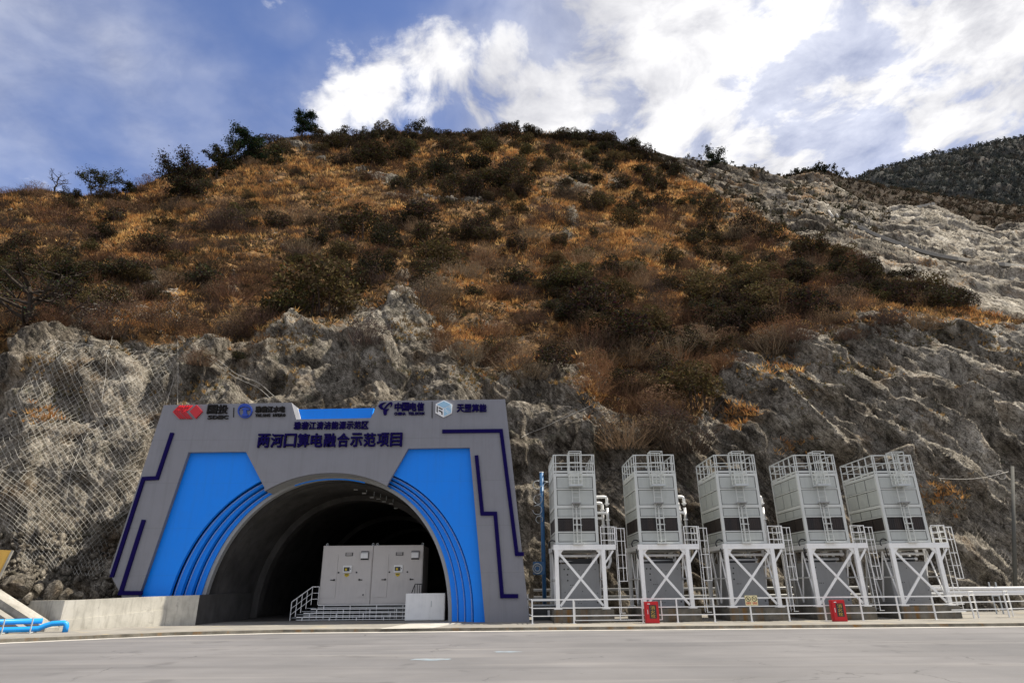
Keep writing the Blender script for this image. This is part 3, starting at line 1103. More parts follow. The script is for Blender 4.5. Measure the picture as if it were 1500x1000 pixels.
m = Mat('brown far slope')
a = m.noise(0.03, 6, 0.65); b = m.noise(0.2, 5, 0.7)
m.col(m.ramp(m.math('ADD', m.math('MULTIPLY', a, 0.5), m.math('MULTIPLY', b, 0.5)), [(0.4, (0.024, 0.019, 0.014)), (0.52, (0.050, 0.038, 0.027)), (0.64, (0.10, 0.077, 0.053))]))
m.rough(0.95); m.spec(0.05); m.bump(b, 0.8, 2.0)
M['far_brown'] = m.m
m = Mat('wooded far mountain')
a = m.noise(0.012, 6, 0.65); b = m.noise(0.09, 5, 0.7)
m.col(m.ramp(m.math('ADD', m.math('MULTIPLY', a, 0.5), m.math('MULTIPLY', b, 0.5)), [(0.4, (0.030, 0.034, 0.034)), (0.55, (0.060, 0.060, 0.055)), (0.66, (0.11, 0.095, 0.082))]))  # lightened, bluish tones put distance haze into the colour
m.rough(0.95); m.spec(0.05); m.bump(b, 0.8, 4.0)
M['far_wood'] = m.m
ridgeC = far_hill('brown_hill', 'dark brown scrub hill beyond the quarried slope', [(1080, 300), (1150, 264), (1165, 255), (1185, 249), (1210, 251), (1232, 260), (1262, 269), (1300, 277), (1400, 290), (1500, 306), (1800, 350), (2300, 400)],
                  420, 250, 400, M['far_brown'], 6.0)
ridgeD = far_hill('wooded_mountain', 'distant dark wooded mountain at the edge of the view', [(1080, 320), (1200, 290), (1255, 266), (1290, 251), (1330, 240), (1370, 228), (1400, 224), (1440, 217), (1470, 209), (1500, 205), (1800, 160), (2300, 130)],
                  380, 520, 820, M['far_wood'], 16.0)

# ground, kerb, pavement
def kerb_line():
    return [(-120, 3.0), (-40, 16.5), (-30, 20.6), (-24, 24.2), (-19.5, 27.2), (-15.0, 30.2), (-10.5, 31.4), (0, 31.5), (30, 31.5), (60, 31.6), (140, 31.6)]


KL = kerb_line()


def strip(name, front, back_, z, mat, sub=1):
    """flat strip between two polylines of equal length"""
    mb = MB()
    n = len(front)
    mb.add([(x, y, z) for x, y in front] + [(x, y, z) for x, y in back_], [(i, i + 1, n + i + 1, n + i) for i in range(n - 1)])
    return mb.build(name, mat)


def offset(line, d):
    out = []
    for i, (x, y) in enumerate(line):
        a, b = line[max(i - 1, 0)], line[min(i + 1, len(line) - 1)]
        dx, dy = b[0] - a[0], b[1] - a[1]
        l = math.hypot(dx, dy)
        out.append((x - dy / l * d, y + dx / l * d))
    return out


mb = MB()
mb.add([(-900, -700, -0.13), (900, -700, -0.13), (900, 60, -0.13), (-900, 60, -0.13)], [(0, 1, 2, 3)])
tag(mb.build('road', M['road']), kind='structure')
g_in, g_out = offset(KL, -0.02), offset(KL, -0.62)
tag(strip('gutter', g_out, g_in, -0.126, M['pale']), 'pale concrete gutter along the kerb', kind='structure')
# kerb body and the pavement behind it, one solid
mb = MB()
top_f, top_b = KL, offset(KL, 0.16)
n = len(KL)
mb.add([(x, y, -0.13) for x, y in top_f] + [(x, y, -0.005) for x, y in offset(KL, 0.02)] + [(x, y, 0.0) for x, y in top_b],
       [(i, i + 1, n + i + 1, n + i) for i in range(n - 1)] + [(n + i, n + i + 1, 2 * n + i + 1, 2 * n + i) for i in range(n - 1)])
tag(mb.build('kerb', M['plinth']), 'low dark kerb edging the pavement', kind='structure')
far = [(x, 75.0) for x, _ in top_b]
tag(strip('pavement', top_b, far, 0.0, M['pave']), 'worn concrete apron in front of the tunnel portal', kind='structure')
mb = MB()
pts = [G(556, 920.5), G(634, 919.5), G(676, 911), G(606, 911.5)]
mb.add([(p.x, p.y, 0.004) for p in pts], [(0, 1, 2, 3)])  # lighter quad laid just above the apron
tag(mb.build('pale_patch', M['pale']), 'pale patch on the apron before the tunnel mouth', 'patch')
for k, (x, y, w, h, lab) in enumerate([(632, 965, 1.1, .30, 'pale blue spray mark on the asphalt, the larger and nearer one'), (742, 954, .8, .22, 'small pale blue spray mark on the asphalt farther off')]):
    c = G(x, y, -0.13)
    mb = MB()
    ring = []
    for i in range(22):
        t = 2 * math.pi * i / 22
        r = 0.75 + 0.35 * random.random()
        ring.append((c.x + math.cos(t) * w * r * 0.6, c.y + math.sin(t) * h * r, -0.126))
    mb.add(ring, [tuple(range(22))])
    tag(mb.build('paint_mark', M['spray']), lab, 'paint mark', 'blue marks on the road')

# ================================================================ tunnel portal
YF = 36.0
def X_(x, y, Y=YF):
    p = P(x, y, Y)
    return (p.x, p.z)


portal = thing('tunnel_portal', 'grey and bright blue tunnel portal with navy lettering and logos', 'tunnel portal', (TX, YF, 0))
OX, OY = TX, YF


def loc2(lp):
    return [(x - OX, z) for x, z in lp]


def arch(a, h, n=48, e=2.14, t0=0.0, t1=math.pi):
    pts = []
    for i in range(n + 1):
        t = t0 + (t1 - t0) * i / n
        c, s = math.cos(t), math.sin(t)
        pts.append((math.copysign(abs(c) ** (2 / e), c) * a, abs(s) ** (2 / e) * h))
    return pts


A0, H0 = TA, TH                      # opening
A3, H3 = TA + 1.43, TH + 0.66        # outer edge of the blue steps
Z0 = 0.0
tl = [X_(240, 593), X_(427, 589.5), X_(434, 614), X_(543, 612), X_(556, 587), X_(740, 584.5)]
br = (P(776, 908, YF).x, Z0)
bl = (P(178, 872, YF).x, Z0)
bl = (X_(178, 872)[0] + 0.62, Z0)
corner = X_(160, 838)
lb = X_(178, 872)
outer = [br] + [(tl[5][0], tl[5][1]), tl[4], tl[3], tl[2], tl[1], tl[0]] + [corner, lb, bl]
# grey frontage: outline down the left leg, round the blue fields and the arch
bLt, bLc, bLcorn = X_(276, 662), X_(360, 661), X_(387, 713)
bRt, bRc, bRcorn = X_(688, 655), X_(598, 656.5), X_(569, 706)
bLb = (X_(211, 871)[0] - 0.5, Z0)
bRb = (X_(710.5, 908)[0], Z0)
top_arc = [(x + OX, z) for x, z in arch(TA + 0.02, TH + 0.02)]
top_arc = [(x + OX, z) for x, z in arch(TA + 0.16, TH + 0.12)]
arc_between = [p for p in top_arc if bLcorn[0] < p[0] < bRcorn[0]]          # right to left
grey = [br, tl[5], tl[4], tl[3], tl[2], tl[1], tl[0], corner, lb, bl, bLb, bLt, bLc, bLcorn] + arc_between[::-1] + [bRcorn, bRc, bRt, bRb]
flat_shape('grey_panel', [loc2(grey)], 0.0, 0.26, M['grey_panel'], portal)
# side walls of the hollow box behind the frontage
mb = MB()
hull = [br, tl[5], tl[4], tl[3], tl[2], tl[1], tl[0], corner, lb, bl]
for i in range(len(hull) - 1):
    (xa, za), (xb, zb) = hull[i], hull[i + 1]
    dx, dz = xb - xa, zb - za
    mb.add([(xa - OX, .262, za), (xb - OX, .262, zb), (xb - OX, 6.5, zb), (xa - OX, 6.5, za)], [(0, 1, 2, 3)])
mb.build('side_cladding', M['grey_panel'], portal)
# blue fields, set back
arcL = [(x + OX, z) for x, z in arch(A3, H3, 60)]
left = [p for p in arcL if p[0] < bLcorn[0] + 0.6]
right = [p for p in arcL if p[0] > bRcorn[0] - 0.6]
flat_shape('blue_panel', [loc2([(bLb[0] - .2, Z0), (bLt[0] - .2, bLt[1] + .2), (bLc[0] + .1, bLc[1] + .2), (left[0][0] + .05, left[0][1] + .3)] + left)], 0.29, 0.52, M['blue_panel'], portal)
flat_shape('blue_panel', [loc2([(bRb[0] + .2, Z0)] + right + [(right[-1][0] - .05, right[-1][1] + .3), (bRc[0] - .1, bRc[1] + .2), (bRt[0] + .2, bRt[1] + .2)])], 0.29, 0.52, M['blue_panel'], portal)
# three blue steps running down into the arch, on both sides
for k in range(3):
    a1, h1 = TA + 1.43 - 0.41 * k, TH + 0.66 - 0.165 * k
    a2, h2 = a1 - 0.42, h1 - 0.17
    y0 = 0.62 + 0.32 * k
    for sgn in (-1, 1):
        lim = (bLcorn[0] - OX + 0.75) if sgn < 0 else (bRcorn[0] - OX - 0.75)
        o_ = [p for p in arch(a1, h1, 90) if (p[0] < lim if sgn < 0 else p[0] > lim)]
        i_ = [p for p in arch(a2, h2, 90) if (p[0] < lim if sgn < 0 else p[0] > lim)]
        flat_shape('arch_step', [o_ + i_[::-1]], y0, y0 + 0.5, M['blue_panel'], portal)
        mb = MB()
        mb.tube([(x, y0 - 0.01, z) for x, z in [p for p in arch(a1 - .11, h1 - .09, 90) if (p[0] < lim if sgn < 0 else p[0] > lim)]], 0.014, 4)
        mb.build('light_strip', M['grey_steel'], portal)
        mb = MB()
        mb.tube([(x, y0 - 0.012, z) for x, z in [p for p in arch(a1 - .03, h1 - .03, 90) if (p[0] < lim if sgn < 0 else p[0] > lim)]], 0.022, 4)  # dark tube paints the shade line along each step
        mb.build('edge_shade', M['navy'], portal)
# concrete rim of the mouth
o_, i_ = arch(TA + 0.24, TH + 0.20, 80), arch(TA - 0.02, TH - 0.02, 80)
flat_shape('arch_rim', [o_ + i_[::-1]], 1.36, 1.75, M['pump_grey'], portal)
sof = [p for p in arch(TA + 0.165, TH + 0.125, 90) if bLcorn[0] - OX < p[0] < bRcorn[0] - OX]
mb = MB()
mb.add([(x, .255, z) for x, z in sof] + [(x, 1.38, z) for x, z in sof], [(i, i + 1, len(sof) + i + 1, len(sof) + i) for i in range(len(sof) - 1)])
mb.build('soffit', M['pump_grey'], portal)
# light tube under the crown
mb = MB()
mb.tube([(x, 0.75, z) for x, z in arch(TA - .12, TH - .12, 60, 2.14, math.pi * .42, math.pi * .60)], 0.035, 6)
mb.build('light_tube', M['blue_panel'], portal)
# blue strip showing in the notch at the top
nt = [X_(430, 597.5), X_(546, 595.5), X_(540, 616), X_(436, 618)]
flat_shape('blue_panel', [loc2(nt)], 0.29, 0.52, M['blue_panel'], portal)
mb = MB()
mb.bar((nt[0][0] - OX - .02, .2, nt[0][1]), (tl[2][0] - OX, .2, tl[2][1]), .06, .42)  # white bar paints the sunlit edge of the notch
mb.build('notch_highlight', M['white_paint'], portal)
# navy line work
LINES = [[(253, 634), (231, 700), (211, 701), (164.5, 845)], [(211.5, 761), (177.5, 868), (209.5, 868)],
         [(648, 632), (734, 631), (757, 811), (767.5, 811)], [(698, 667), (706.5, 752), (725.5, 752), (735.5, 872.5), (759, 872.5)]]
for ln in LINES:
    pts = [X_(*p) for p in ln]
    w = 0.105
    L, Rr = [], []
    for i, p in enumerate(pts):
        def nrm_(a, b):
            dx, dz = b[0] - a[0], b[1] - a[1]
            l = math.hypot(dx, dz)
            return (-dz / l, dx / l)
        if i == 0: n_ = nrm_(pts[0], pts[1]); k = 1
        elif i == len(pts) - 1: n_ = nrm_(pts[-2], pts[-1]); k = 1
        else:
            a, b = nrm_(pts[i - 1], p), nrm_(p, pts[i + 1])
            n_ = (a[0] + b[0], a[1] + b[1]); l = math.hypot(*n_); n_ = (n_[0] / l, n_[1] / l)
            k = 1 / max(0.35, n_[0] * a[0] + n_[1] * a[1])
        L.append((p[0] + n_[0] * w * k, p[1] + n_[1] * w * k)); Rr.append((p[0] - n_[0] * w * k, p[1] - n_[1] * w * k))
    flat_shape('trim_line', [loc2(L + Rr[::-1])], -0.10, -0.003, M['navy'], portal)


def write(txt, a, b, mat, ex=0.05, off_=0.008, gap=0.10, y=-0.055, name='character', bold=.022):
    (x0, z0), (x1, z1) = X_(*a), X_(*b)
    return letters(txt, x0 - OX, x1 - OX, z0, z1, y, mat, portal, ex, off_, name, gap, bold)


write('两河口算电融合示范项目', (376, 655.5), (591, 634), M['navy'], 0.06, 0.008, 0.13, -0.075, bold=.030)
write('雅砻江清洁能源示范区', (430, 629), (541, 617), M['navy'], 0.045, 0.006, 0.12, -0.055, bold=.020)
# red rhombus mark
def logo_part(lp, y0, y1, mat, name='logo'):
    return flat_shape(name, [loc2([X_(*p) for p in l]) for l in lp], y0, y1, mat, portal)


logo_part([[(279, 603), (289, 593.5), (297.5, 603), (288, 613.5)]], -0.12, -0.003, M['red_logo'])
for dx in (0, 10.5):
    for j in range(3):
        o = 3.2 * j
        x = 254 + dx + o
        logo_part([[(x, 603.6), (x + 9.6, 593.8), (x + 11.6, 593.8), (x + 2.1, 603.4), (x + 11.6, 613.5), (x + 9.4, 613.5)]], -0.10 + .01 * j, -0.003, M['red_logo'])
write('国投', (303, 606), (336, 593), M['black_letter'])
write('SDIC', (304, 614), (336, 608.5), M['black_letter'], 0.03, 0.01, 0.12, bold=.014)
logo_part([[(342.3, 597), (343.3, 597), (342.8, 611), (341.8, 611)]], -0.04, -0.003, M['black_letter'], 'divider')
# round blue mark
cx, cy = 359.5, 602
circ = lambda r, n=28, sx=1.0, dx=0, dy=0: [(cx + dx + math.cos(2 * math.pi * i / n) * r * sx, cy + dy + math.sin(2 * math.pi * i / n) * r) for i in range(n)]
logo_part([circ(10.6), circ(8.8, dy=.6)], -0.10, -0.003, M['blue_logo'])
logo_part([[(354, 600), (360, 596.5), (366.5, 599.5), (365, 601.2), (361.8, 600.4), (362.2, 606), (364.8, 608.5), (362, 610), (357, 610), (354.6, 608.4), (357.2, 606), (357, 600.4)]], -0.10, -0.003, M['blue_logo'])
logo_part([[(350.5, 598), (354, 594.8), (359.5, 593.6), (365, 595.2), (368.6, 598.6), (365, 597.2), (359.5, 595.6), (354, 597)]], -0.09, -0.003, M['blue_logo'])
write('雅砻江水电', (374, 604), (419, 595), M['black_letter'], 0.05, 0.008)
write('YALONG HYDRO', (374, 610.5), (419, 606), M['black_letter'], 0.03, 0.01, 0.12, bold=.014)
# winged C mark
def bez(p0, p1, p2, n=8):
    return [((1 - t) ** 2 * p0[0] + 2 * t * (1 - t) * p1[0] + t * t * p2[0], (1 - t) ** 2 * p0[1] + 2 * t * (1 - t) * p1[1] + t * t * p2[1]) for t in [i / n for i in range(n + 1)]]


logo_part([bez((554.5, 595), (557, 590), (566, 589.5)) + bez((566, 589.5), (561, 591.5), (559.8, 595)) + bez((559.8, 595), (562, 600), (570, 599)) + bez((570, 599), (566, 603), (567, 606)) +
           bez((567, 606), (566, 608.5), (562.8, 608)) + bez((562.8, 608), (561, 604), (562, 600.5)) + bez((562, 600.5), (556.5, 599.5), (554.5, 595))], -0.10, -0.003, M['navy'])
logo_part([bez((563, 597.6), (570, 588.5), (574.2, 589)) + bez((574.2, 589), (577, 592), (572, 596.5)) + bez((572, 596.5), (574, 592), (572, 591.5)) + bez((572, 591.5), (569, 592.5), (566, 597.6))], -0.11, -0.003, M['navy'])
write('中国电信', (577.5, 602), (622, 589.5), M['navy'], 0.05, 0.008, 0.10)
write('CHINA TELECOM', (577.5, 608), (622, 603.6), M['navy'], 0.03, 0.01, 0.12, bold=.014)
logo_part([[(632.6, 588), (633.6, 588), (633.4, 612), (632.4, 612)]], -0.03, -0.003, M['black_letter'], 'divider')
# hexagonal cube mark
hexa = [(650.5, 586.5), (662.5, 592.5), (662, 605.5), (649.8, 611.5), (638, 605), (638.6, 592)]
logo_part([hexa], -0.10, -0.003, M['white_pipe'])
M['ice'] = paint('ice blue', (0.30, 0.50, 0.66), 0.4, 0.05)
logo_part([[(650.5, 588), (661, 593), (650.3, 598.2), (640.2, 593)]], -0.125, -0.10, M['ice'])
logo_part([[(661.4, 594), (661, 604.8), (650.6, 610), (650.7, 599.3)]], -0.125, -0.10, M['ice'])
for a in ([(640, 595), (641.6, 595.8), (641.4, 604.6), (639.8, 603.6)], [(643, 596.6), (648.6, 599.4), (648.5, 601), (643, 598.2)], [(643, 600.6), (648.6, 603.4), (648.5, 608.2), (646.9, 607.4), (646.9, 604.4), (643, 602.4)]):
    logo_part([a], -0.125, -0.10, M['black_letter'])
for i in range(5):
    for j in range(4):
        if (i * 3 + j * 5) % 4 < 2:
            x, y = 652 + i * 1.9, 599.6 + j * 2.3 - i * 0.9
            logo_part([[(x, y), (x + 1.0, y - .5), (x + 1.0, y + .8), (x, y + 1.3)]], -0.135, -0.125, M['white_pipe'])
write('天罡算能', (669, 603.5), (713, 592), M['navy'], 0.05, 0.008, 0.08)

# ================================================================ tunnel
tunnel = thing('tunnel', 'dark concrete lined tunnel bore behind the blue portal', 'tunnel', (TX, YF + 2.5, 0))


def bore(a, h, y0, y1, n=60, rev=False, inset=0.0):
    mb = MB()
    A = arch(a, h, n)
    mb.add([(x, y0, z) for x, z in A] + [(x, y1, z) for x, z in A], [(i, i + 1, n + 2 + i, n + 1 + i) for i in range(n)])
    return mb


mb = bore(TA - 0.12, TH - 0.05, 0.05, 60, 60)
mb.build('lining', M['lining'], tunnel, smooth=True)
for y in (5.5, 19, 32):
    o_, i_ = arch(TA - 0.13, TH - 0.06, 60), arch(TA - 0.55, TH - 0.42, 60)
    flat_shape('arch_rib', [o_ + i_[::-1]], y, y + 0.9, M['lining'], tunnel)
flat_shape('end_wall', [arch(TA + .1, TH + .1, 40)], 60, 60.4, M['lining'], tunnel)
# earth-tight shell round the bore so no daylight leaks in
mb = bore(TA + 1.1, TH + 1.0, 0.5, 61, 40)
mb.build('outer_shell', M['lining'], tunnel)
for y in (0.5,):
    o_, i_ = arch(TA + 1.1, TH + 1.0, 60), arch(TA - 0.1, TH - 0.04, 60)
    flat_shape('collar', [o_ + i_[::-1]], 0.10, 0.5, M['lining'], tunnel)
mb = MB()
mb.add([(-TA - .9, 0.6, 0.004), (TA + .9, 0.6, 0.004), (TA + .9, 60.2, 0.004), (-TA - .9, 60.2, 0.004)], [(0, 1, 2, 3)])
mb.build('tunnel_floor', M['lining'], tunnel)

# pendant floodlights along the right haunch of the bore
FL = [(499, 705, 40.0), (511, 711, 40.4), (521.5, 715.5, 40.8), (534, 721, 41.2), (545, 727, 41.6), (554.5, 729, 42.2), (563, 733, 42.8), (573, 736, 43.4), (580, 743, 44.0), (590, 744, 44.6)]
ORD = ['first', 'second', 'third', 'fourth', 'fifth', 'sixth', 'seventh', 'eighth', 'ninth', 'tenth']
for i, (x, y, Y) in enumerate(FL):
    p = P(x, y, Y)
    lab = ('unlit pendant lamp hanging from the tunnel roof, topmost of the row' if i == 0 else
           'unlit pendant lamp hanging from the tunnel roof, lowest of the row' if i == len(FL) - 1 else ORD[i] + ' unlit pendant lamp from the top of the sloping row in the tunnel')
    t = thing('pendant_lamp', lab, 'lamp', tuple(p), 0, 'lamps hanging in the tunnel')
    e = 2.14
    u = abs((p.x - TX) / (TA - .12))
    ztop = max((1 - u ** e), 0.01) ** (1 / e) * (TH - .05)
    mb = MB(); mb.tube([(0.11, 0.05, 0.0), (0.11, 0.05, max(ztop - p.z, 0.25))], 0.024, 5); mb.build('stem', M['grey_steel'], t)
    mb = MB(); mb.box((-.15, -.07, -.05), (.13, .11, .04)); mb.build('housing', M['weather_post'], t, bevel=0.02)
    mb = MB(); mb.box((-.13, -.05, -.07), (.11, .09, -.052)); mb.build('glass', M['white_pipe'], t)
# camera on the left wall with its cable
p = P(347, 801, 39.2)
t = thing('security_camera', 'small security camera on the dark left wall of the tunnel', 'camera', tuple(p))
mb = MB(); mb.tube([(-.32, 0.1, .03), (-.05, .05, .03)], .03, 6); mb.build('bracket', M['cab_dark'], t)
mb = MB(); mb.tube([(-.05, .1, .0), (.1, -.24, -.05)], .065, 8); mb.build('body', M['grey_steel'], t)
mb = MB(); mb.tube([(.1, -.24, -.05), (.115, -.27, -.055)], .05, 8); mb.build('lens', M['white_pipe'], t)
mb = MB(); mb.tube([(-.2, .1, .02), (-.3, 3, -.05), (-.3, 9, -.1)], .02, 5); mb.build('cable', M['rubber'], t)

# ================================================================ power cabinets on their stepped stand
def zAt(y, Y, x=750):
    return P(x, y, Y).z


YC = 40.8
zt, zb = zAt(799, YC, 545), zAt(884.5, YC, 545)
for k, (xa, xb, lab) in enumerate([(P(469.5, 850, YC).x, P(543.6, 850, YC).x, 'left one of two pale grey control cabinets on the stand in the tunnel mouth'),
                                   (P(543.9, 850, YC).x + .01, P(618.5, 850, YC).x, 'right one of two pale grey control cabinets on the stand, beside the white box')]):
    t = thing('control_cabinet', lab, 'cabinet', (xa, YC, zb), 0, 'control cabinets in the tunnel')
    W, Hh = xb - xa, zt - zb
    mb = MB(); mb.box((0, 0, 0), (W, 2.6, Hh)); mb.build('body', M['cabinet'], t, bevel=0.015)
    fx = lambda u: u * W
    fz = lambda v: (1 - v) * Hh

    def door(u0, u1, v0, v1, name='door'):
        mb = MB()
        mb.box((fx(u0), -.035, fz(v1)), (fx(u1), -.003, fz(v0)))
        d = mb.build(name, M['cabinet'], t, bevel=0.008)
        return d
    d = door(.02, .315, .14, .885)
    mb = MB(); mb.box((fx(.26), -.09, fz(.60)), (fx(.285), -.036, fz(.57))); mb.box((fx(.20), -.09, fz(.595)), (fx(.285), -.07, fz(.58))); mb.build('handle', M['cab_dark'], d)
    d = door(.735, .985, .14, .885)
    mb = MB(); mb.box((fx(.755), -.09, fz(.60)), (fx(.78), -.036, fz(.57))); mb.box((fx(.755), -.09, fz(.595)), (fx(.83), -.07, fz(.58))); mb.build('handle', M['cab_dark'], d)
    if k == 0:
        mb = MB(); mb.box((fx(.79), -.06, fz(.86)), (fx(.91), -.037, fz(.74))); mb.build('hatch', M['cabinet'], d)
        mb = MB(); mb.box((fx(.85), -.075, fz(.85)), (fx(.88), -.061, fz(.83))); mb.build('hatch_latch', M['cab_dark'], d)
    for u in (.345, .70):
        mb = MB(); mb.tube([(fx(u), -.05, fz(.46)), (fx(u), .01, fz(.46))], .05, 10); mb.build('lock', M['cab_dark'], t)
    v = None
    mb = MB(); mb.box((fx(.455), -.04, fz(.175)), (fx(.60), -.003, fz(.115))); v = mb.build('vent', M['cab_dark'], t)
    mb = MB()
    for j in range(3):
        mb.box((fx(.47), -.06, fz(.165 - .018 * j)), (fx(.585), -.041, fz(.155 - .018 * j)))
    mb.build('vent_slats', M['cabinet'], v)
    # louvred hood: dark frame, pale face standing out
    mb = MB()
    x0, x1, za, zc = fx(.765), fx(.925), fz(.105), fz(.235)
    mb.box((x0, -.05, zc - .04), (x1, -.037, za + .04)); mb.build('vent_opening', M['cab_dark'], t)
    mb = MB()
    mb.add([(x0 + .03, -.04, za), (x1 - .03, -.04, za), (x1 - .03, -.24, za - .09), (x0 + .03, -.24, za - .09), (x0 + .03, -.24, zc + .05), (x1 - .03, -.24, zc + .05)],
           [(0, 1, 2, 3), (3, 2, 5, 4)])
    mb.add([(x0 + .03, -.04, za), (x0 + .03, -.24, za - .09), (x0 + .03, -.24, zc + .05), (x0 + .03, -.04, zc + .02)], [(0, 1, 2, 3)])
    mb.add([(x1 - .03, -.04, za), (x1 - .03, -.24, za - .09), (x1 - .03, -.24, zc + .05), (x1 - .03, -.04, zc + .02)], [(3, 2, 1, 0)])
    mb.build('vent_hood', M['white_paint'], t)
    # display
    mb = MB(); mb.box((fx(.43), -.09, fz(.465)), (fx(.605), -.003, fz(.34))); dsp = mb.build('display', M['white_paint'], t, bevel=0.01)
    mb = MB(); mb.box((fx(.45), -.10, fz(.44)), (fx(.565), -.091, fz(.37))); mb.build('screen', M['cab_dark'], dsp)
    mb = MB(); mb.box((fx(.475), -.106, fz(.428)), (fx(.515), -.101, fz(.39))); mb.build('readout', M['yellow'], dsp)
    mb = MB(); mb.box((fx(.575), -.10, fz(.41)), (fx(.59), -.091, fz(.39))); mb.build('button', M['cab_dark'], dsp)
    mb = MB()
    mb.add([(fx(.465), -.012, fz(.478)), (fx(.555), -.012, fz(.478)), (fx(.555), -.012, fz(.515)), (fx(.51), -.012, fz(.54)), (fx(.465), -.012, fz(.515))], [(4, 3, 2, 1, 0)])
    st = mb.build('warning_sticker', M['yellow'], t)
    mb = MB(); mb.box((fx(.48), -.02, fz(.505)), (fx(.54), -.014, fz(.49))); mb.build('sticker_print', M['cab_dark'], st)
    mb = MB(); mb.box((0.02, -.03, .03), (W - .02, -.004, .20)); mb.build('kick_plate', M['cabinet'], t, bevel=.008)
    mb = MB(); mb.box((0.0, -.03, Hh - .03), (W, -.004, Hh + .02)); mb.build('top_trim', M['cabinet'], t)
    for u in ((.06, .985) if k == 0 else (.06, .975)):
        mb = MB(); mb.ring((fx(u), .12, Hh + .10), .06, .018, 'Y', 10, 5); mb.box((fx(u) - .025, .10, Hh), (fx(u) + .025, .14, Hh + .05)); mb.build('lifting_eye', M['grey_steel'], t)
x0, x1 = P(438, 885, YC).x, P(621, 885, YC).x
t = thing('stepped_stand', 'dark steel platform with white tube steps under the two control cabinets', 'platform', (0, 0, 0))
mb = MB(); mb.box((P(469, 885, YC).x, YC - .25, zb - .16), (x1, YC + 2.8, zb - .006)); mb.build('deck', M['cab_dark'], t)
nst = 4
for k in range(nst):
    y = YC - 0.35 - 0.30 * k
    z = zb - 0.02 - (zb / nst) * k
    xa = P(469 - 8.5 * k * .9, 885, YC).x - .02
    mb = MB()
    mb.bar((xa, y, z), (x1, y, z), .05, .05)
    mb.bar((xa, y, z - .14), (x1, y, z - .14), .03, .03)
    mb.build('step_rail', M['white_paint'], t)
    mb = MB(); mb.box((xa, y, z - .02), (x1, y + .26, z)); mb.build('tread', M['cab_dark'], t)
    for j in range(4):
        xp = xa + .35 + j * 1.56
        mb = MB(); mb.bar((xp, y, 0.0), (xp, y, z), .05, .05); mb.build('leg', M['white_paint'], t)
    for j in range(3):
        xp = xa + 1.1 + j * 1.7
        mb = MB(); mb.bar((xp, y + .3, 0.0), (xp, y + .3, z), .035, .035); mb.build('leg', M['grey_steel'], t)
# handrail on the left flight
xl = P(468, 885, YC).x
mb = MB()
top = [(xl - 1.25, YC - 1.3, 1.0), (xl - .42, YC - .3, zb + 1.0), (xl - .05, YC - .2, zb + 1.0)]
mb.tube(top, .028, 6)
for fr in (.35, .68):
    mb.tube([(p[0], p[1], p[2] - 1.0 * fr) for p in top], .018, 5)
mb.build('handrail', M['white_paint'], t)
for f in (0, .25, .5, .75, 1.0):
    a, b = Vector(top[0]), Vector(top[1])
    q_ = a.lerp(b, f)
    mb = MB(); mb.tube([(q_.x, q_.y, 0 if f == 0 else q_.z - 1.0), tuple(q_)], .022, 5); mb.build('baluster', M['white_paint'], t)
mb = MB(); mb.tube([(top[2][0], top[2][1], zb), top[2]], .022, 5); mb.build('baluster', M['white_paint'], t)
for k in range(4):
    mb = MB(); z = zb * (k + 1) / 5
    mb.box((xl - 1.2 + .22 * k, YC - 1.2 + .2 * k, z - .02), (xl - .05, YC - .9 + .2 * k, z)); mb.build('side_tread', M['grey_steel'], t)
# white steel box in front, right side of the mouth
YB_ = 38.4
xa, xb, ztb = P(593.5, 890, YB_).x, P(651.5, 890, YB_).x, zAt(868.5, YB_, 620)
t = thing('white_box', 'plain white steel enclosure at the right foot of the tunnel mouth', 'steel box', (xa, YB_, 0))
W = xb - xa
mb = MB(); mb.box((0, 0, 0.02), (W, .9, ztb)); mb.build('body', M['white_paint'], t, bevel=.012)
mb = MB(); mb.box((.03, -.02, .06), (W / 2 + .28, -.003, ztb - .04)); mb.build('front_panel', M['white_paint'], t, bevel=.006)
mb = MB(); mb.box((W / 2 + .29, -.02, .06), (W - .03, -.003, ztb - .04)); mb.build('front_panel', M['white_paint'], t, bevel=.006)
mb = MB(); mb.box((W / 2 + .33, -.05, ztb * .5), (W / 2 + .37, -.021, ztb * .72)); mb.build('pull', M['grey_steel'], t)
# dark handrail behind the box
t = thing('stair_rail', 'short black stair railing behind the white box', 'railing', (0, 0, 0))
a, b, c = P(603, 868, 40.0), P(608, 855, 40.0), P(618, 855, 40.0)
mb = MB(); mb.tube([a, b, c], .03, 6); mb.build('handrail', M['cab_dark'], t)
for f in (0, .35, .7, 1):
    q_ = b.lerp(c, f)
    mb = MB(); mb.tube([tuple(q_), (q_.x, q_.y, 0)], .022, 5); mb.build('baluster', M['cab_dark'], t)

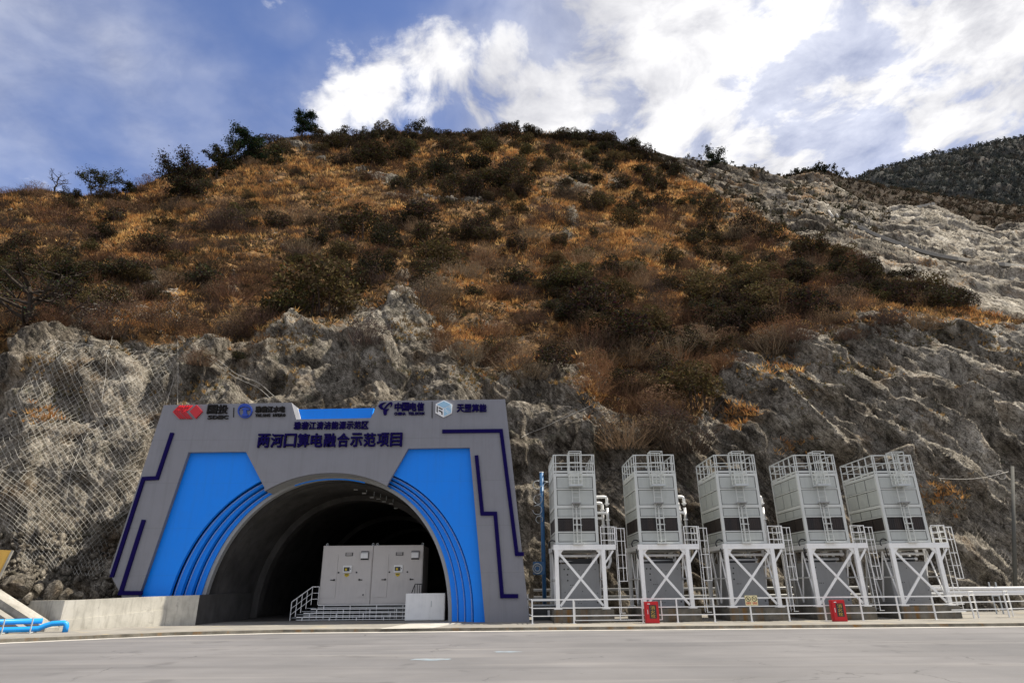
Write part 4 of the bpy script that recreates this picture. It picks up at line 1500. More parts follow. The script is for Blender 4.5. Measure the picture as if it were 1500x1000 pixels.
# ================================================================ cooling towers
TY = 34.9
def tower_parts(root):
    Wc, Dp = 2.30, 3.7                     # casing
    x0, x1 = 0.10, 0.10 + Wc
    y0 = 0.12
    ZB, ZT = 3.80, 7.50
    fr, st, pn = M['tower_frame'], M['white_paint'], M['tower_panel']
    # concrete plinth
    mb = MB(); mb.box((-.12, -.12, 0), (2.95, 4.0, .62)); mb.build('plinth', M['plinth'], root, bevel=.02)
    # legs with base plates
    LX = (0.12, 2.58); LY = (0.10, 3.70)
    for lx in LX:
        for ly in LY:
            mb = MB(); mb.box((lx - .10, ly - .10, .66), (lx + .10, ly + .10, 3.50)); lg = mb.build('leg', st, root)
            mb = MB(); mb.box((lx - .20, ly - .20, .623), (lx + .20, ly + .20, .665)); mb.build('base_plate', st, lg)
    # ring beam
    mb = MB()
    mb.box((-.02, 0, 3.50), (3.24, .22, 3.76)); mb.build('beam', st, root)
    mb = MB(); mb.box((-.02, 3.58, 3.50), (2.72, 3.8, 3.76)); mb.build('beam', st, root)
    for lx in LX:
        mb = MB(); mb.box((lx - .10, .223, 3.50), (lx + .10, 3.577, 3.74)); mb.build('beam', st, root)
    mb = MB(); mb.box((2.70, .223, 3.52), (3.22, 1.35, 3.60)); mb.build('walkway', M['grey_steel'], root)
    # gussets and braces
    for (a, b) in (((.20, .10, 3.42), (2.45, .10, .78)), ((2.48, .12, 3.42), (.25, .12, .78))):
        mb = MB(); mb.bar(a, b, .115, .06, (0, 1, 0)); mb.build('brace', st, root)
    mb = MB(); mb.bar((2.62, .10, 2.78), (3.12, .10, 3.46), .09, .07, (0, 1, 0)); mb.build('brace', st, root)
    for lx, sg in ((.22, 1), (2.48, -1)):
        mb = MB(); mb.add([(lx, .06, 3.5), (lx + .28 * sg, .06, 3.5), (lx, .06, 3.18), (lx, .14, 3.5), (lx + .28 * sg, .14, 3.5), (lx, .14, 3.18)], [(0, 1, 2), (5, 4, 3), (0, 3, 4, 1), (1, 4, 5, 2), (2, 5, 3, 0)])
        mb.build('gusset', st, root)
    for lx in LX:                           # side bracing
        mb = MB()
        ys = [0.2, 1.05, 1.9, 2.75, 3.6]
        for i in range(4):
            za, zc = (0.8, 3.4) if i % 2 == 0 else (3.4, 0.8)
            mb.bar((lx, ys[i], za), (lx, ys[i + 1], zc), .07, .05)
        mb.build('brace', st, root)
        mb = MB(); mb.bar((lx, .2, 2.05), (lx, 3.6, 2.05), .08, .06); mb.build('brace', st, root)
    # a lattice strut by each front leg
    for lx in (.52, 2.30):
        mb = MB()
        for k in range(6):
            za, zc = .75 + k * .44, .75 + (k + 1) * .44
            mb.bar((lx - .12 if k % 2 else lx + .10, 3.3, za), (lx + .10 if k % 2 else lx - .12, 3.3, zc), .05, .04)
        mb.bar((lx - .14, 3.3, .66), (lx - .14, 3.3, 3.45), .06, .06)
        mb.bar((lx + .12, 3.3, .66), (lx + .12, 3.3, 3.45), .06, .06)
        mb.build('lattice_strut', st, root)
    # casing core, posts and bands
    mb = MB(); mb.box((x0 + .14, y0 + .14, ZB), (x1 - .14, y0 + Dp - .14, ZT - .06)); mb.build('core', M['cab_dark'], root)
    for cx_, cy_ in ((x0, y0), (x1 - .15, y0), (x0, y0 + Dp - .15), (x1 - .15, y0 + Dp - .15)):
        mb = MB(); mb.box((cx_, cy_, ZB - .03), (cx_ + .15, cy_ + .15, ZT)); mb.build('corner_post', fr, root)
    bands = [(ZB - .02, 3.90), (4.38, 4.44), (5.13, 5.19), (5.64, 5.80), (6.62, 6.68), (7.34, 7.495)]
    for a, b in bands:
        mb = MB()
        mb.box((x0 + .153, y0 - .012, a), (x1 - .153, y0 + .05, b))
        mb.box((x0 - .012, y0 + .153, a), (x0 + .05, y0 + Dp - .153, b))
        mb.box((x1 - .05, y0 + .153, a), (x1 + .012, y0 + Dp - .153, b))
        mb.build('band', fr, root)
    mb = MB(); mb.box((x0 - .05, y0 - .06, ZB - .13), (x1 + .05, y0 + Dp, ZB - .035)); mb.build('drip_tray', M['pump_grey'], root)
    rows = [(3.935, 4.355, 0), (4.45, 5.12, 1), (5.215, 5.615, 0), (5.825, 6.595, 0), (6.705, 7.31, 0)]
    for a, b, lv in rows:
        if not lv:
            mb = MB(); mb.box((x0 + .185, y0 + .02, a), (x1 - .185, y0 + .05, b)); mb.build('panel', pn, root, bevel=.006)
        for k in range(3):
            ya = y0 + .165 + k * (Dp - .33) / 3
            yb = ya + (Dp - .33) / 3 - .075
            for xa_, xb_ in ((x0 + .02, x0 + .045), (x1 - .045, x1 - .02)):
                mb = MB(); mb.box((xa_, ya, a), (xb_, yb, b)); mb.build('louvre' if lv else 'panel', M['louvre'] if lv else pn, root)
        if lv:
            for xa_, xb_ in ((x0 + .165, x0 + .98), (x0 + 1.02, x0 + 1.36), (x0 + 1.40, x1 - .165)):
                mb = MB()
                n = max(int((xb_ - xa_) / .055), 3)
                for i in range(n):
                    xs_ = xa_ + (xb_ - xa_) * i / n
                    mb.box((xs_, y0 + .02 + (.012 if i % 2 else 0), a), (xs_ + (xb_ - xa_) / n * .8, y0 + .06, b))
                mb.build('louvre', M['louvre'], root)
    # black fan deck
    mb = MB(); mb.box((x0 + .15, y0 + .15, ZT - .05), (x1 - .15, y0 + Dp - .15, ZT + .03)); mb.build('fan_deck', M['cab_dark'], root)
    for cy_ in (1.0, 2.75):
        mb = MB(); mb.tube([(x0 + Wc / 2, y0 + cy_, ZT), (x0 + Wc / 2, y0 + cy_, ZT + .32)], .78, 20); mb.build('fan_cowl', M['cab_dark'], root)
    # guard rail round the top
    zr = 8.52
    mb = MB()
    c4 = [(x0 + .03, y0 + .03), (x1 - .03, y0 + .03), (x1 - .03, y0 + Dp - .03), (x0 + .03, y0 + Dp - .03)]
    for i in range(4):
        a, b = c4[i], c4[(i + 1) % 4]
        mb.bar((a[0], a[1], zr), (b[0], b[1], zr), .055, .055)
        mb.bar((a[0], a[1], zr - .45), (b[0], b[1], zr - .45), .04, .04)
        mb.bar((a[0], a[1], ZT + .10), (b[0], b[1], ZT + .10), .02, .10)
    mb.build('guard_rail', fr, root)
    posts = [(x, y0 + .03) for x in (x0 + .03, x0 + .14, x0 + .80, x0 + 1.50, x1 - .14, x1 - .03)] + [(x, y0 + Dp - .03) for x in (x0 + .03, x0 + .8, x0 + 1.5, x1 - .03)]
    posts += [(x, y0 + f * Dp) for x in (x0 + .03, x1 - .03) for f in (.2, .4, .6, .8)]
    for x, y in posts:
        mb = MB(); mb.bar((x, y, ZT), (x, y, zr), .05, .05); mb.build('rail_post', fr, root)
    # ladder with cage and landing
    lx = x0 + 1.17
    mb = MB()
    for s in (-.2, .2):
        mb.bar((lx + s, y0 - .16, 3.86), (lx + s, y0 - .16, 7.6), .035, .035)
    k = 3.95
    while k < 7.5:
        mb.bar((lx - .2, y0 - .16, k), (lx + .2, y0 - .16, k), .022, .022); k += .28
    mb.bar((lx, y0 - .03, 3.9), (lx, y0 - .03, 5.7), .09, .05)
    for z in (4.4, 5.3, 6.2, 7.1):
        for s in (-.2, .2):
            mb.bar((lx + s, y0 - .16, z), (lx + s, y0, z), .025, .025)
    mb.build('ladder', fr, root)
    for z in (4.42, 4.76, 5.10):
        mb = MB(); mb.bar((lx - .2, y0 - .16, z), (lx + .26, y0 - .16, z), .03, .03); mb.build('rung', fr, root)
    mb = MB()
    ys = (y0 - .08, y0 - .62)
    for s in (-.33, -.11, .11, .33):
        mb.bar((lx + s, ys[1], 6.80), (lx + s, ys[1], 7.42 if abs(s) < .2 else 8.62), .035, .035)
    for s in (-.33, .33):
        mb.bar((lx + s, ys[0], 6.80), (lx + s, ys[0], 8.62), .045, .045)
        for z in (6.82, 7.1, 7.42, 8.0, 8.60):
            mb.bar((lx + s, ys[0], z), (lx + s, ys[1], z), .035, .035)
    for z in (6.82, 7.1, 7.42, 8.0, 8.60):
        mb.bar((lx - .33, ys[1], z), (lx + .33, ys[1], z), .035 if z != 8.6 else .05, .035)
    mb.bar((lx - .33, ys[0], 8.60), (lx + .33, ys[0], 8.60), .05, .05)
    mb.bar((lx + .04, ys[0], 7.5), (lx + .04, ys[0], 8.6), .03, .03)
    mb.bar((lx + .16, ys[0], 7.5), (lx + .16, ys[0], 8.6), .03, .03)
    mb.build('ladder_cage', fr, root)
    mb = MB(); mb.box((lx - .36, ys[1] - .02, 6.74), (lx + .36, y0 - .02, 6.80)); mb.build('landing', M['grey_steel'], root)
    mb = MB(); mb.box((lx - .24, y0 - .42, 5.86), (lx + .24, y0 - .02, 5.91)); mb.bar((lx - .2, y0 - .4, 5.86), (lx - .05, y0 - .05, 5.66), .04); mb.bar((lx + .2, y0 - .4, 5.86), (lx + .05, y0 - .05, 5.66), .04); mb.build('bracket', M['pump_grey'], root)
    mb = MB(); mb.box((lx - .26, y0 - .3, 3.77), (lx + .26, y0 - .02, 3.85)); mb.build('bracket', fr, root)
    # access balcony on the right with its own ladder
    mb = MB()
    for z in (3.98, 4.32, 4.66):
        mb.bar((2.52, .06, z), (3.24, .06, z), .035, .035)
        mb.bar((3.24, .06, z), (3.24, 1.3, z), .035, .035)
    mb.build('balcony_rail', st, root)
    for x, y in ((2.52, .06), (3.24, .06), (3.24, .68), (3.24, 1.3)):
        mb = MB(); mb.bar((x, y, 3.6), (x, y, 4.68), .04, .04); mb.build('rail_post', st, root)
    mb = MB()
    for y in (.35, .78):
        mb.bar((3.40, y, .40), (3.40, y, 4.7), .035, .035)
    k = .5
    while k < 4.6:
        mb.bar((3.40, .35, k), (3.40, .78, k), .022, .022); k += .3
    for z in (1.95, 2.6, 3.25, 3.95, 4.6):
        mb.bar((3.36, .35, z), (3.84, .35, z), .03, .03); mb.bar((3.84, .35, z), (3.84, .78, z), .03, .03)
    mb.bar((3.82, .35, 1.95), (3.82, .35, 4.6), .03, .03)
    mb.bar((3.64, .35, 1.95), (3.64, .35, 4.6), .025, .025)
    mb.bar((3.36, .35, .42), (3.62, .35, .42), .03, .03)
    mb.build('side_ladder', st, root)
    # white lagged pipework behind the right flank
    for j, (z, yy, r) in enumerate(((6.52, 2.4, .085), (6.22, 2.8, .085), (5.62, 2.4, .085), (5.36, 2.8, .075))):
        xe = 3.32 if j % 2 == 0 else 3.10
        mb = MB()
        mb.tube([(x1 - .02, yy, z), (xe - .12, yy, z), (xe - .03, yy, z - .03), (xe, yy, z - .12), (xe, yy, z - .5 if j == 0 else 3.2)], r, 8)
        pi = mb.build('pipe', M['white_pipe'], root, smooth=True)
        mb = MB(); mb.tube([(x1 + .25, yy, z), (x1 + .31, yy, z)], r + .05, 10); mb.build('flange', M['white_pipe'], pi)
        mb = MB(); mb.tube([(xe, yy, z - .36), (xe, yy, z - .42)], r + .05, 10); mb.build('flange', M['white_pipe'], pi)
    mb = MB(); mb.tube([(3.32, 2.4, 5.9), (3.32, 2.4, 3.0), (3.2, 2.4, 2.7), (2.8, 2.4, 2.6)], .085, 8); mb.build('pipe', M['white_pipe'], root, smooth=True)
    mb = MB(); mb.tube([(.3, 1.1, 3.25), (2.4, 1.1, 3.25)], .07, 8); mb.tube([(.4, 1.6, 3.0), (2.3, 1.6, 3.0)], .07, 8); mb.build('pipe', M['white_pipe'], root, smooth=True)
    # black hose on the left flank
    mb = MB(); mb.ring((-.05, .35, 3.78), .22, .035, 'Y', 16, 6, R(-70), R(215)); mb.tube([(-.05, .35, 3.55), (.02, .4, 3.1), (.25, .6, 2.9)], .035, 6); mb.build('hose', M['rubber'], root, smooth=True)


def pump_parts(root):
    mb = MB(); mb.box((0, 0, 0), (2.08, 2.4, 2.22)); mb.build('body', M['pump_grey'], root, bevel=.015)
    mb = MB(); mb.box((.03, -.018, .04), (2.05, -.003, 2.12)); pl = mb.build('front_plate', M['pump_grey'], root)
    mb = MB()
    for (u, v) in ((.10, .93), (.20, .93), (.9, .92), (.18, .80), (.18, .66), (.10, .38), (.93, .36), (.25, .55), (.29, .55), (.34, .55), (.48, .90), (.6, .86), (.55, .4), (.12, .18), (.92, .14), (.5, .12), (.44, .13)):
        r = .045 if v in (.66, .80, .14, .93) else .025
        mb.tube([(2.08 * u, -.025, 2.1 * v), (2.08 * u, -.012, 2.1 * v)], r, 8)
    mb.build('plug_hole', M['cab_dark'], pl)['kind'] = 'stuff'
    mb = MB(); mb.box((.0, -.03, 2.08), (2.08, -.004, 2.22)); mb.build('top_flange', M['pump_grey'], root)
    mb = MB(); mb.box((.3, .3, 2.23), (1.8, 1.4, 2.5)); mb.build('motor_housing', M['cab_dark'], root, bevel=.04)


XL = [P(811.5, 800, TY).x, P(935, 800, TY + .22).x, P(1059.5, 800, TY + .44).x, P(1182.5, 800, TY + .66).x, P(1303, 800, TY + .95).x]
TL = ['grey steel cooling tower standing nearest the tunnel portal', 'grey steel cooling tower behind the first red fire box, second from the portal', 'middle grey steel cooling tower, behind the pair of yellow notices',
      'grey steel cooling tower behind the farther red fire box, fourth from the portal', 'grey steel cooling tower at the far right end of the row']
PL = ['grey equipment casing under the cooling tower nearest the portal', 'grey equipment casing under the second cooling tower, behind the first red box', 'grey equipment casing under the middle cooling tower, behind the yellow notices',
      'grey equipment casing under the fourth cooling tower, behind the farther red box', 'grey equipment casing under the last cooling tower on the right']
proto = pump0 = None
for i, x in enumerate(XL):
    y = TY + [0, .22, .44, .66, .95][i]
    if proto is None:
        proto = thing('cooling_tower', TL[0], 'cooling tower', (x, y, 0), 0, 'row of cooling towers')
        tower_parts(proto)
        o = proto
    else:
        o = copy_tree(proto)
        o['label'] = TL[i]
    o.location = (x, y, 0)
    o.rotation_euler.z = R([1.0, .5, 0, -.4, .2][i])
    if pump0 is None:
        pump0 = thing('equipment_casing', PL[0], 'equipment', (0, 0, 0), 0, 'casings under the cooling towers')
        pump_parts(pump0)
        o = pump0
    else:
        o = copy_tree(pump0)
        o['label'] = PL[i]
    o.location = (x + .38, y + 1.25, .622)

# blue stand pipe with coiled hoses, left of the first tower
c = P(797, 850, 38.6)
t = thing('hose_stand', 'blue standpipe with coiled pale hoses between the portal and the first tower', 'standpipe', (c.x, 38.6, 0))
zt = zAt(692, 38.6, 797)
mb = MB(); mb.tube([(0, 0, 0), (0, 0, zt)], .12, 10); mb.build('pipe', M['post_blue'], t, smooth=True)
mb = MB(); mb.tube([(0, 0, zt), (0, 0, zt + .05)], .13, 10); mb.build('cap', M['white_paint'], t)
for k, (dx, dz, r) in enumerate(((-.28, -.75, .24), (-.25, -1.6, .26), (-.3, -2.2, .27), (.38, -.85, .27), (-.2, -2.75, .2))):
    mb = MB(); mb.ring((dx, -.15, zt + dz), r, .022, 'Y', 18, 5, R(40 + 70 * k), R(350 + 70 * k)); mb.tube([(dx, -.15, zt + dz + r), (0, -.05, zt + dz + r + .1)], .022, 5); mb.build('hose', M['grey_steel'], t, smooth=True)
mb = MB(); mb.box((-.62, -.3, 2.35), (.05, .2, 3.05)); mb.build('hose_reel', M['post_blue'], t, bevel=.03)
mb = MB(); mb.ring((-.38, -.34, 2.68), .26, .035, 'Y', 18, 6); mb.ring((-.38, -.34, 2.68), .15, .03, 'Y', 14, 6); mb.build('hose', M['grey_steel'], t, smooth=True)
mb = MB(); mb.box((-.2, -.2, 0), (.25, .2, .5)); mb.build('base', M['post_blue'], t)
# low blue-grey duct behind the rail
c = P(778, 900, 37.8)
t = thing('utility_trough', 'low dark utility bench with a pale box, beside the portal foot', 'bench', (c.x, 37.6, 0))
mb = MB(); mb.box((0, 0, .95), (1.75, .5, 1.10)); mb.build('top_board', M['grey_steel'], t)
mb = MB(); mb.box((0, .05, .72), (1.75, .45, .80)); mb.build('lower_board', M['grey_steel'], t)
mb = MB(); mb.box((.1, .1, 0), (1.6, .45, .72)); mb.build('body', M['cab_dark'], t)
mb = MB(); mb.box((.9, -.05, .22), (1.25, .09, .5)); mb.build('box', M['white_paint'], t)
# right-hand pair of white pipes on trestles
t = thing('pipe_run', 'pair of long white pipes on trestles running along the rock foot', 'pipeline', (0, 0, 0))
ya = 40.2
for (yp, za, r) in ((861.5, 0, .10), (868.0, .12, .11)):
    a, b = P(1392, yp, ya), P(1760, yp - 3.2, ya + .4)
    z = zAt(yp, ya, 1440)
    mb = MB(); mb.tube([(a.x - 2.2, ya, z), (b.x, ya + .4, z)], r, 8); mb.build('pipe', M['white_pipe'], t, smooth=True)
for x in (1398, 1462, 1530, 1600):
    q_ = P(x, 880, ya)
    mb = MB()
    for dx in (-.2, .2):
        mb.bar((q_.x + dx, ya + .1, 0), (q_.x + dx, ya + .1, 1.75), .06)
    mb.bar((q_.x - .2, ya + .1, 1.0), (q_.x + .2, ya + .1, 1.0), .05)
    mb.build('trestle', M['grey_steel'], t)
t = thing('pipe_run', 'pale blue-grey pipes passing low behind the cooling tower legs', 'pipeline', (0, 0, 0))
for z, y in ((1.52, 40.3), (1.12, 40.1)):
    mb = MB(); mb.tube([(P(782, 880, 40).x, y, z), (P(1385, 880, 40.4).x, y, z)], .075, 8); mb.build('pipe', M['pump_grey'], t, smooth=True)
for x in range(8):
    xx = P(782, 880, 40).x + 1 + 3.2 * x
    mb = MB(); mb.bar((xx, 40.4, 0), (xx, 40.4, 1.55), .07); mb.build('support', M['grey_steel'], t)

# ================================================================ front railing
YR = 34.0
t = thing('railing', 'white three-bar railing along the front of the cooling towers', 'railing', (0, 0, 0))
pxs = [780, 841, 993.5, 1048, 1102, 1157.5, 1211.5, 1265.5, 1320, 1373]
pp = [(P(x, 912, YR + (x - 780) * .0011).x, YR + (x - 780) * .0011) for x in pxs] 
px942 = (P(942.5, 912, YR).x, YR + .18)
px942 = (P(942.5, 912, YR + .18).x, YR + .18)
allp = sorted(pp + [px942])
for (x, y) in allp:
    mb = MB(); mb.bar((x, y, 0), (x, y, 1.10), .065, .065); p_ = mb.build('post', M['white_paint'], t)
    mb = MB(); mb.box((x - .08, y - .08, .001), (x + .08, y + .08, .02)); mb.build('base_plate', M['white_paint'], p_)
for z, w in ((1.10, .06), (.72, .045), (.36, .045)):
    mb = MB()
    for a, b in zip(allp, allp[1:]):
        mb.bar((a[0], a[1] + .0, z), (b[0], b[1] + .0, z), w, w)
    mb.bar((allp[-1][0], allp[-1][1], z), (allp[-1][0] + 1.9, allp[-1][1] + .5, z), w, w)
    mb.build('bar', M['white_paint'], t)
# return into the site at the left end
mb = MB()
for z, w in ((1.10, .05), (.72, .04), (.36, .04)):
    mb.bar((allp[0][0], allp[0][1], z), (allp[0][0] - .15, 37.0, z), w, w)
mb.build('bar', M['white_paint'], t)
x, y = allp[0][0] - .15, 37.0
mb = MB(); mb.bar((x, y, 0), (x, y, 1.35), .06); mb.build('post', M['white_paint'], t)
t = thing('gate', 'low white tube gate leaf set inside the railing left of the first red box', 'gate', (0, 0, 0))
xa, xb = allp[1][0] + .08, P(971, 912, YR + .25).x
yg = YR + .3
mb = MB()
for z in (.14, .36, .72):
    mb.bar((xa, yg, z), (xb, yg, z), .04)
mb.build('bar', M['white_paint'], t)
for f in (0, .52, 1):
    xx = xa + (xb - xa) * f
    mb = MB(); mb.bar((xx, yg, .14), (xx, yg, 1.02 if f != .52 else .72), .045); mb.build('upright', M['white_paint'], t)
# further railing at the right
t = thing('railing', 'white railing beyond the last cooling tower, with doubled posts', 'railing', (0, 0, 0))
xr = [(P(x, 900, 35.8 + k * .3).x, 35.8 + k * .3) for k, x in enumerate((1426, 1433, 1478, 1484, 1530, 1536, 1600))]
for (x, y) in xr:
    mb = MB(); mb.bar((x, y, 0), (x - .0, y, 1.30), .06); mb.build('post', M['white_paint'], t)
for z in (1.30, 1.12, .78, .42):
    mb = MB()
    mb.bar((xr[0][0] - 1.2, xr[0][1] - .2, z), (xr[0][0], xr[0][1], z), .05)
    for a, b in zip(xr, xr[1:]):
        mb.bar((a[0], a[1], z), (b[0], b[1], z), .05)
    mb.build('bar', M['white_paint'], t)

# red fire boxes
for i, (xc, yb, lab) in enumerate(((953.5, 913.5, 'red fire hydrant box in front of the second cooling tower'), (1227.5, 911.3, 'red fire hydrant box in front of the fourth cooling tower'))):
    Yb = 33.72 + .22 * i
    xa = P(xc - 9, 890, Yb).x
    t = thing('fire_box', lab, 'fire box', (xa, Yb, 0.002), 0, 'red fire boxes by the railing')
    W, Hh = .68, .98
    mb = MB(); mb.box((0, 0, 0), (W, .24, Hh)); mb.build('body', M['red_box'], t, bevel=.012)
    mb = MB(); mb.box((.04, -.02, .05), (W - .04, -.003, Hh - .05)); d = mb.build('door', M['red_box'], t, bevel=.008)
    mb = MB(); mb.box((W * .30, -.026, .22), (W * .82, -.021, Hh - .15)); mb.build('window', M['cab_dark'], d)
    mb = MB(); mb.box((W * .17, -.045, .42), (W * .20, -.021, .62)); mb.build('handle', M['white_paint'], d)
    mb = MB(); mb.box((W * .2, -.026, Hh - .115), (W * .38, -.021, Hh - .08)); mb.build('tag', M['white_paint'], d)
    for k, ch in enumerate('消火栓'):
        letters(ch, W * .40, W * .72, .62 - .185 * k, .79 - .185 * k, -.032, M['gold'], d, .006, .0, 'character', .02)
# safety notices
q_ = P(1102, 882, YR + .2)
t = thing('safety_notice', 'pair of cream safety notices with round prohibition signs on the railing', 'sign', (q_.x - .31, YR + .29, .76))
for k in range(2):
    x = .315 * k
    mb = MB(); mb.box((x, 0, 0), (x + .305, .012, .46)); b = mb.build('board', M['cream'], t)
    mb = MB(); mb.ring((x + .152, -.004, .30), .115, .014, 'Y', 24, 4); mb.bar((x + .152 - .075, -.006, .375), (x + .152 + .075, -.006, .225), .022, .008); mb.build('prohibition_ring', M['rubber'], b)
    mb = MB()
    if k == 0:
        mb.add([(x + .152, -.005, .37), (x + .19, -.005, .29), (x + .175, -.005, .24), (x + .13, -.005, .24), (x + .115, -.005, .29)], [(0, 4, 3, 2, 1)])
    else:
        mb.box((x + .08, -.008, .29), (x + .20, -.003, .315)); mb.tube([(x + .2, -.005, .31), (x + .215, -.005, .34), (x + .2, -.005, .36)], .006, 4)
    mb.build('symbol', M['rubber'], b)
    mb = MB(); mb.box((x + .04, -.006, .05), (x + .265, -.002, .145)); mb.build('caption_band', M['red_box'], b)
    letters('禁止烟火' if k == 0 else '禁止吸烟', x + .05, x + .255, .062, .132, -.009, M['cream'], b, .003, .0, 'character', .1)

# ================================================================ left side: retaining wall, ramp, blue pipes
t = thing('retaining_wall', 'grey cast concrete retaining wall left of the portal', 'wall', (0, 0, 0))
zt1 = 1.36
wl = [(TX - TA + .42, 43.0), (P(288, 900, 35.82).x, 35.82), (G(240, 916).x, G(240, 916).y), (G(85, 922.8).x, G(85, 922.8).y), (G(85, 922.8).x - 3.6, G(85, 922.8).y + 2.3)]
zs = [1.50, 1.45, 1.42, 1.30, 1.26]
wb = [(wl[0][0] - .5, wl[0][1]), (wl[1][0] - .35, wl[1][1] + .16), (wl[2][0] - .4, wl[2][1] + .42), (wl[3][0] - .05, wl[3][1] + .62), (wl[4][0] + .2, wl[4][1] + .55)]
for i in range(4):
    a, b, c, d = wl[i], wl[i + 1], wb[i + 1], wb[i]
    fz_ = .52 if i < 2 else 0.0
    mb = MB()
    mb.add([(*a, 0), (*b, 0), (*c, 0), (*d, 0), (*a, zs[i]), (*b, zs[i + 1]), (*c, zs[i + 1]), (*d, zs[i])],
           [(0, 1, 5, 4), (1, 2, 6, 5), (2, 3, 7, 6), (3, 0, 4, 7), (4, 5, 6, 7), (3, 2, 1, 0)])
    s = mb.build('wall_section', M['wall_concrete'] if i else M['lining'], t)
    if i == 2:      # lower lift, a little proud, with a sloping joint
        d_ = Vector((b[0] - a[0], b[1] - a[1], 0)).normalized(); nn_ = Vector((-d_.y, d_.x, 0)) * -1
        if nn_.y > 0: nn_ = -nn_
        pr = nn_ * .035
        z0a, z0b = .78, .42
        mb = MB()
        v = [(*a, 0.0), (*b, 0.0), (*b, z0b), (*a, z0a)]
        mb.add([(x + pr.x, y + pr.y, z) for x, y, z in v] + [(x - pr.x, y - pr.y, z) for x, y, z in v], [(0, 1, 2, 3), (3, 2, 6, 7), (0, 3, 7, 4), (1, 5, 6, 2)])
        mb.build('footing_lift', M['wall_concrete'], s)
# sloping parapet of a ramp coming down from the left
t = thing('ramp_parapet', 'sloping concrete ramp edge in front of the dark end of the retaining wall', 'ramp', (0, 0, 0))
a, b = P(-60, 838, 32.2), P(66, 919.5, 31.4)
mb = MB()
dv = Vector((0.15, 0.75, 0))
mb.add([tuple(a), tuple(b), tuple(b + dv), tuple(a + dv), (a.x, a.y, -.1), (b.x, b.y, -.1), (b.x + dv.x, b.y + dv.y, -.1), (a.x + dv.x, a.y + dv.y, -.1)],
       [(0, 1, 2, 3), (0, 4, 5, 1), (1, 5, 6, 2), (2, 6, 7, 3), (3, 7, 4, 0)])
mb.build('slab', M['concrete'], t)
mb = MB()
a2, b2_ = a + Vector((0, -.5, -.38)), b + Vector((-.1, -.5, -.30))
dv = Vector((0.05, .42, 0))
mb.add([tuple(a2), tuple(b2_), tuple(b2_ + dv), tuple(a2 + dv), (a2.x, a2.y, -.1), (b2_.x, b2_.y, -.1), (b2_.x + dv.x, b2_.y + dv.y, -.1), (a2.x + dv.x, a2.y + dv.y, -.1)],
       [(0, 1, 2, 3), (0, 4, 5, 1), (1, 5, 6, 2), (2, 6, 7, 3), (3, 7, 4, 0)])
mb.build('lower_slab', M['pave'], t)
# blue pipes
t = thing('blue_pipes', 'two bright blue pipes on short supports, one ending in an elbow into the ground', 'pipes', (0, 0, 0))
e1 = G(95, 925.4, 0.0)
zp1, zp2 = .62, .30
pA, pB = G(66, 911, .5), G(-90, 926, .5)
mb = MB(); r_ = .115
elb = Vector((e1.x, e1.y, 0))
mb.tube([elb, elb + Vector((0, 0, .24)), elb + Vector((-.03, 0, .33)), elb + Vector((-.12, -.03, .38)), elb + Vector((-.55, -.15, .36)), elb + Vector((-.80, -.25, .28)), elb + Vector((-.98, -.36, .17)), elb + Vector((-1.2, -.45, .16)),
         elb + Vector((-4.2, -2.0, .16)), elb + Vector((-8, -4.2, .16))], r_, 12)
mb.build('lower_pipe', M['pipe_blue'], t, smooth=True)
mb = MB()
off = Vector((-.95, -.25, .48))
mb.tube([elb + off, elb + off + Vector((-3.1, -1.6, 0)), elb + off + Vector((-7, -3.9, 0))], r_, 12)
mb.build('upper_pipe', M['pipe_blue'], t, smooth=True)
for f in (1.05, 1.95, 3.2):
    p_ = elb + Vector((-f, -f * .5 - .05, 0))
    mb = MB(); mb.bar(p_ + Vector((0, -.16, 0)), p_ + Vector((0, -.16, .62)), .04); mb.bar(p_ + Vector((-.05, -.16, .04)), p_ + Vector((-.05, .3, .04)), .05); mb.build('support', M['grey_steel'], t)
# yellow weathered board on the rock at the left edge
a = P(-9, 836, 35.2)
t = thing('yellow_board', 'faded yellow board leaning on the rock at the left edge', 'board', tuple(a))
mb = MB(); mb.add([(-1.6, 0, -1.0), (.15, 0, -1.0), (.38, .35, 1.05), (-1.4, .35, 1.15), (-1.6, .12, -1.0), (.15, .12, -1.0), (.38, .47, 1.05), (-1.4, .47, 1.15)], [(0, 1, 2, 3), (7, 6, 5, 4), (0, 4, 5, 1), (1, 5, 6, 2), (2, 6, 7, 3), (3, 7, 4, 0)])
mb.build('panel', M['orange_paint'], t)
mb = MB(); mb.bar((.20, .02, -1.0), (.43, .37, 1.05), .10, .08); mb.build('edge_batten', M['concrete'], t)

# ================================================================ fallen boulders at the rock foot
def rock_mesh(seed, r, sq=(1, 1, .8)):
    bm = bmesh.new()
    bmesh.ops.create_icosphere(bm, subdivisions=3, radius=1.0)
    co = np.array([v.co[:] for v in bm.verts])
    d = 0.28 * ridged(co * 1.1 + seed * 7.1, 3) + .10 * fbm(co * 3 + seed, 3)
    co = co * (0.85 + d)[:, None]
    # chop flat faces
    rg = np.random.default_rng(seed)
    for _ in range(7):
        n_ = rg.normal(size=3); n_ /= np.linalg.norm(n_)
        k = co @ n_ - rg.uniform(.55, .8)
        co -= np.maximum(k, 0)[:, None] * n_ * .9
    co = co * np.array(sq) * r
    for v, c_ in zip(bm.verts, co): v.co = c_
    me = bpy.data.meshes.new('boulder')
    bm.to_mesh(me); bm.free()
    a_ = me.attributes.new('pale', 'FLOAT', 'POINT'); a_.data.foreach_set('value', np.full(len(co), .45, np.float32))
    me.materials.append(M['hill'])
    return me


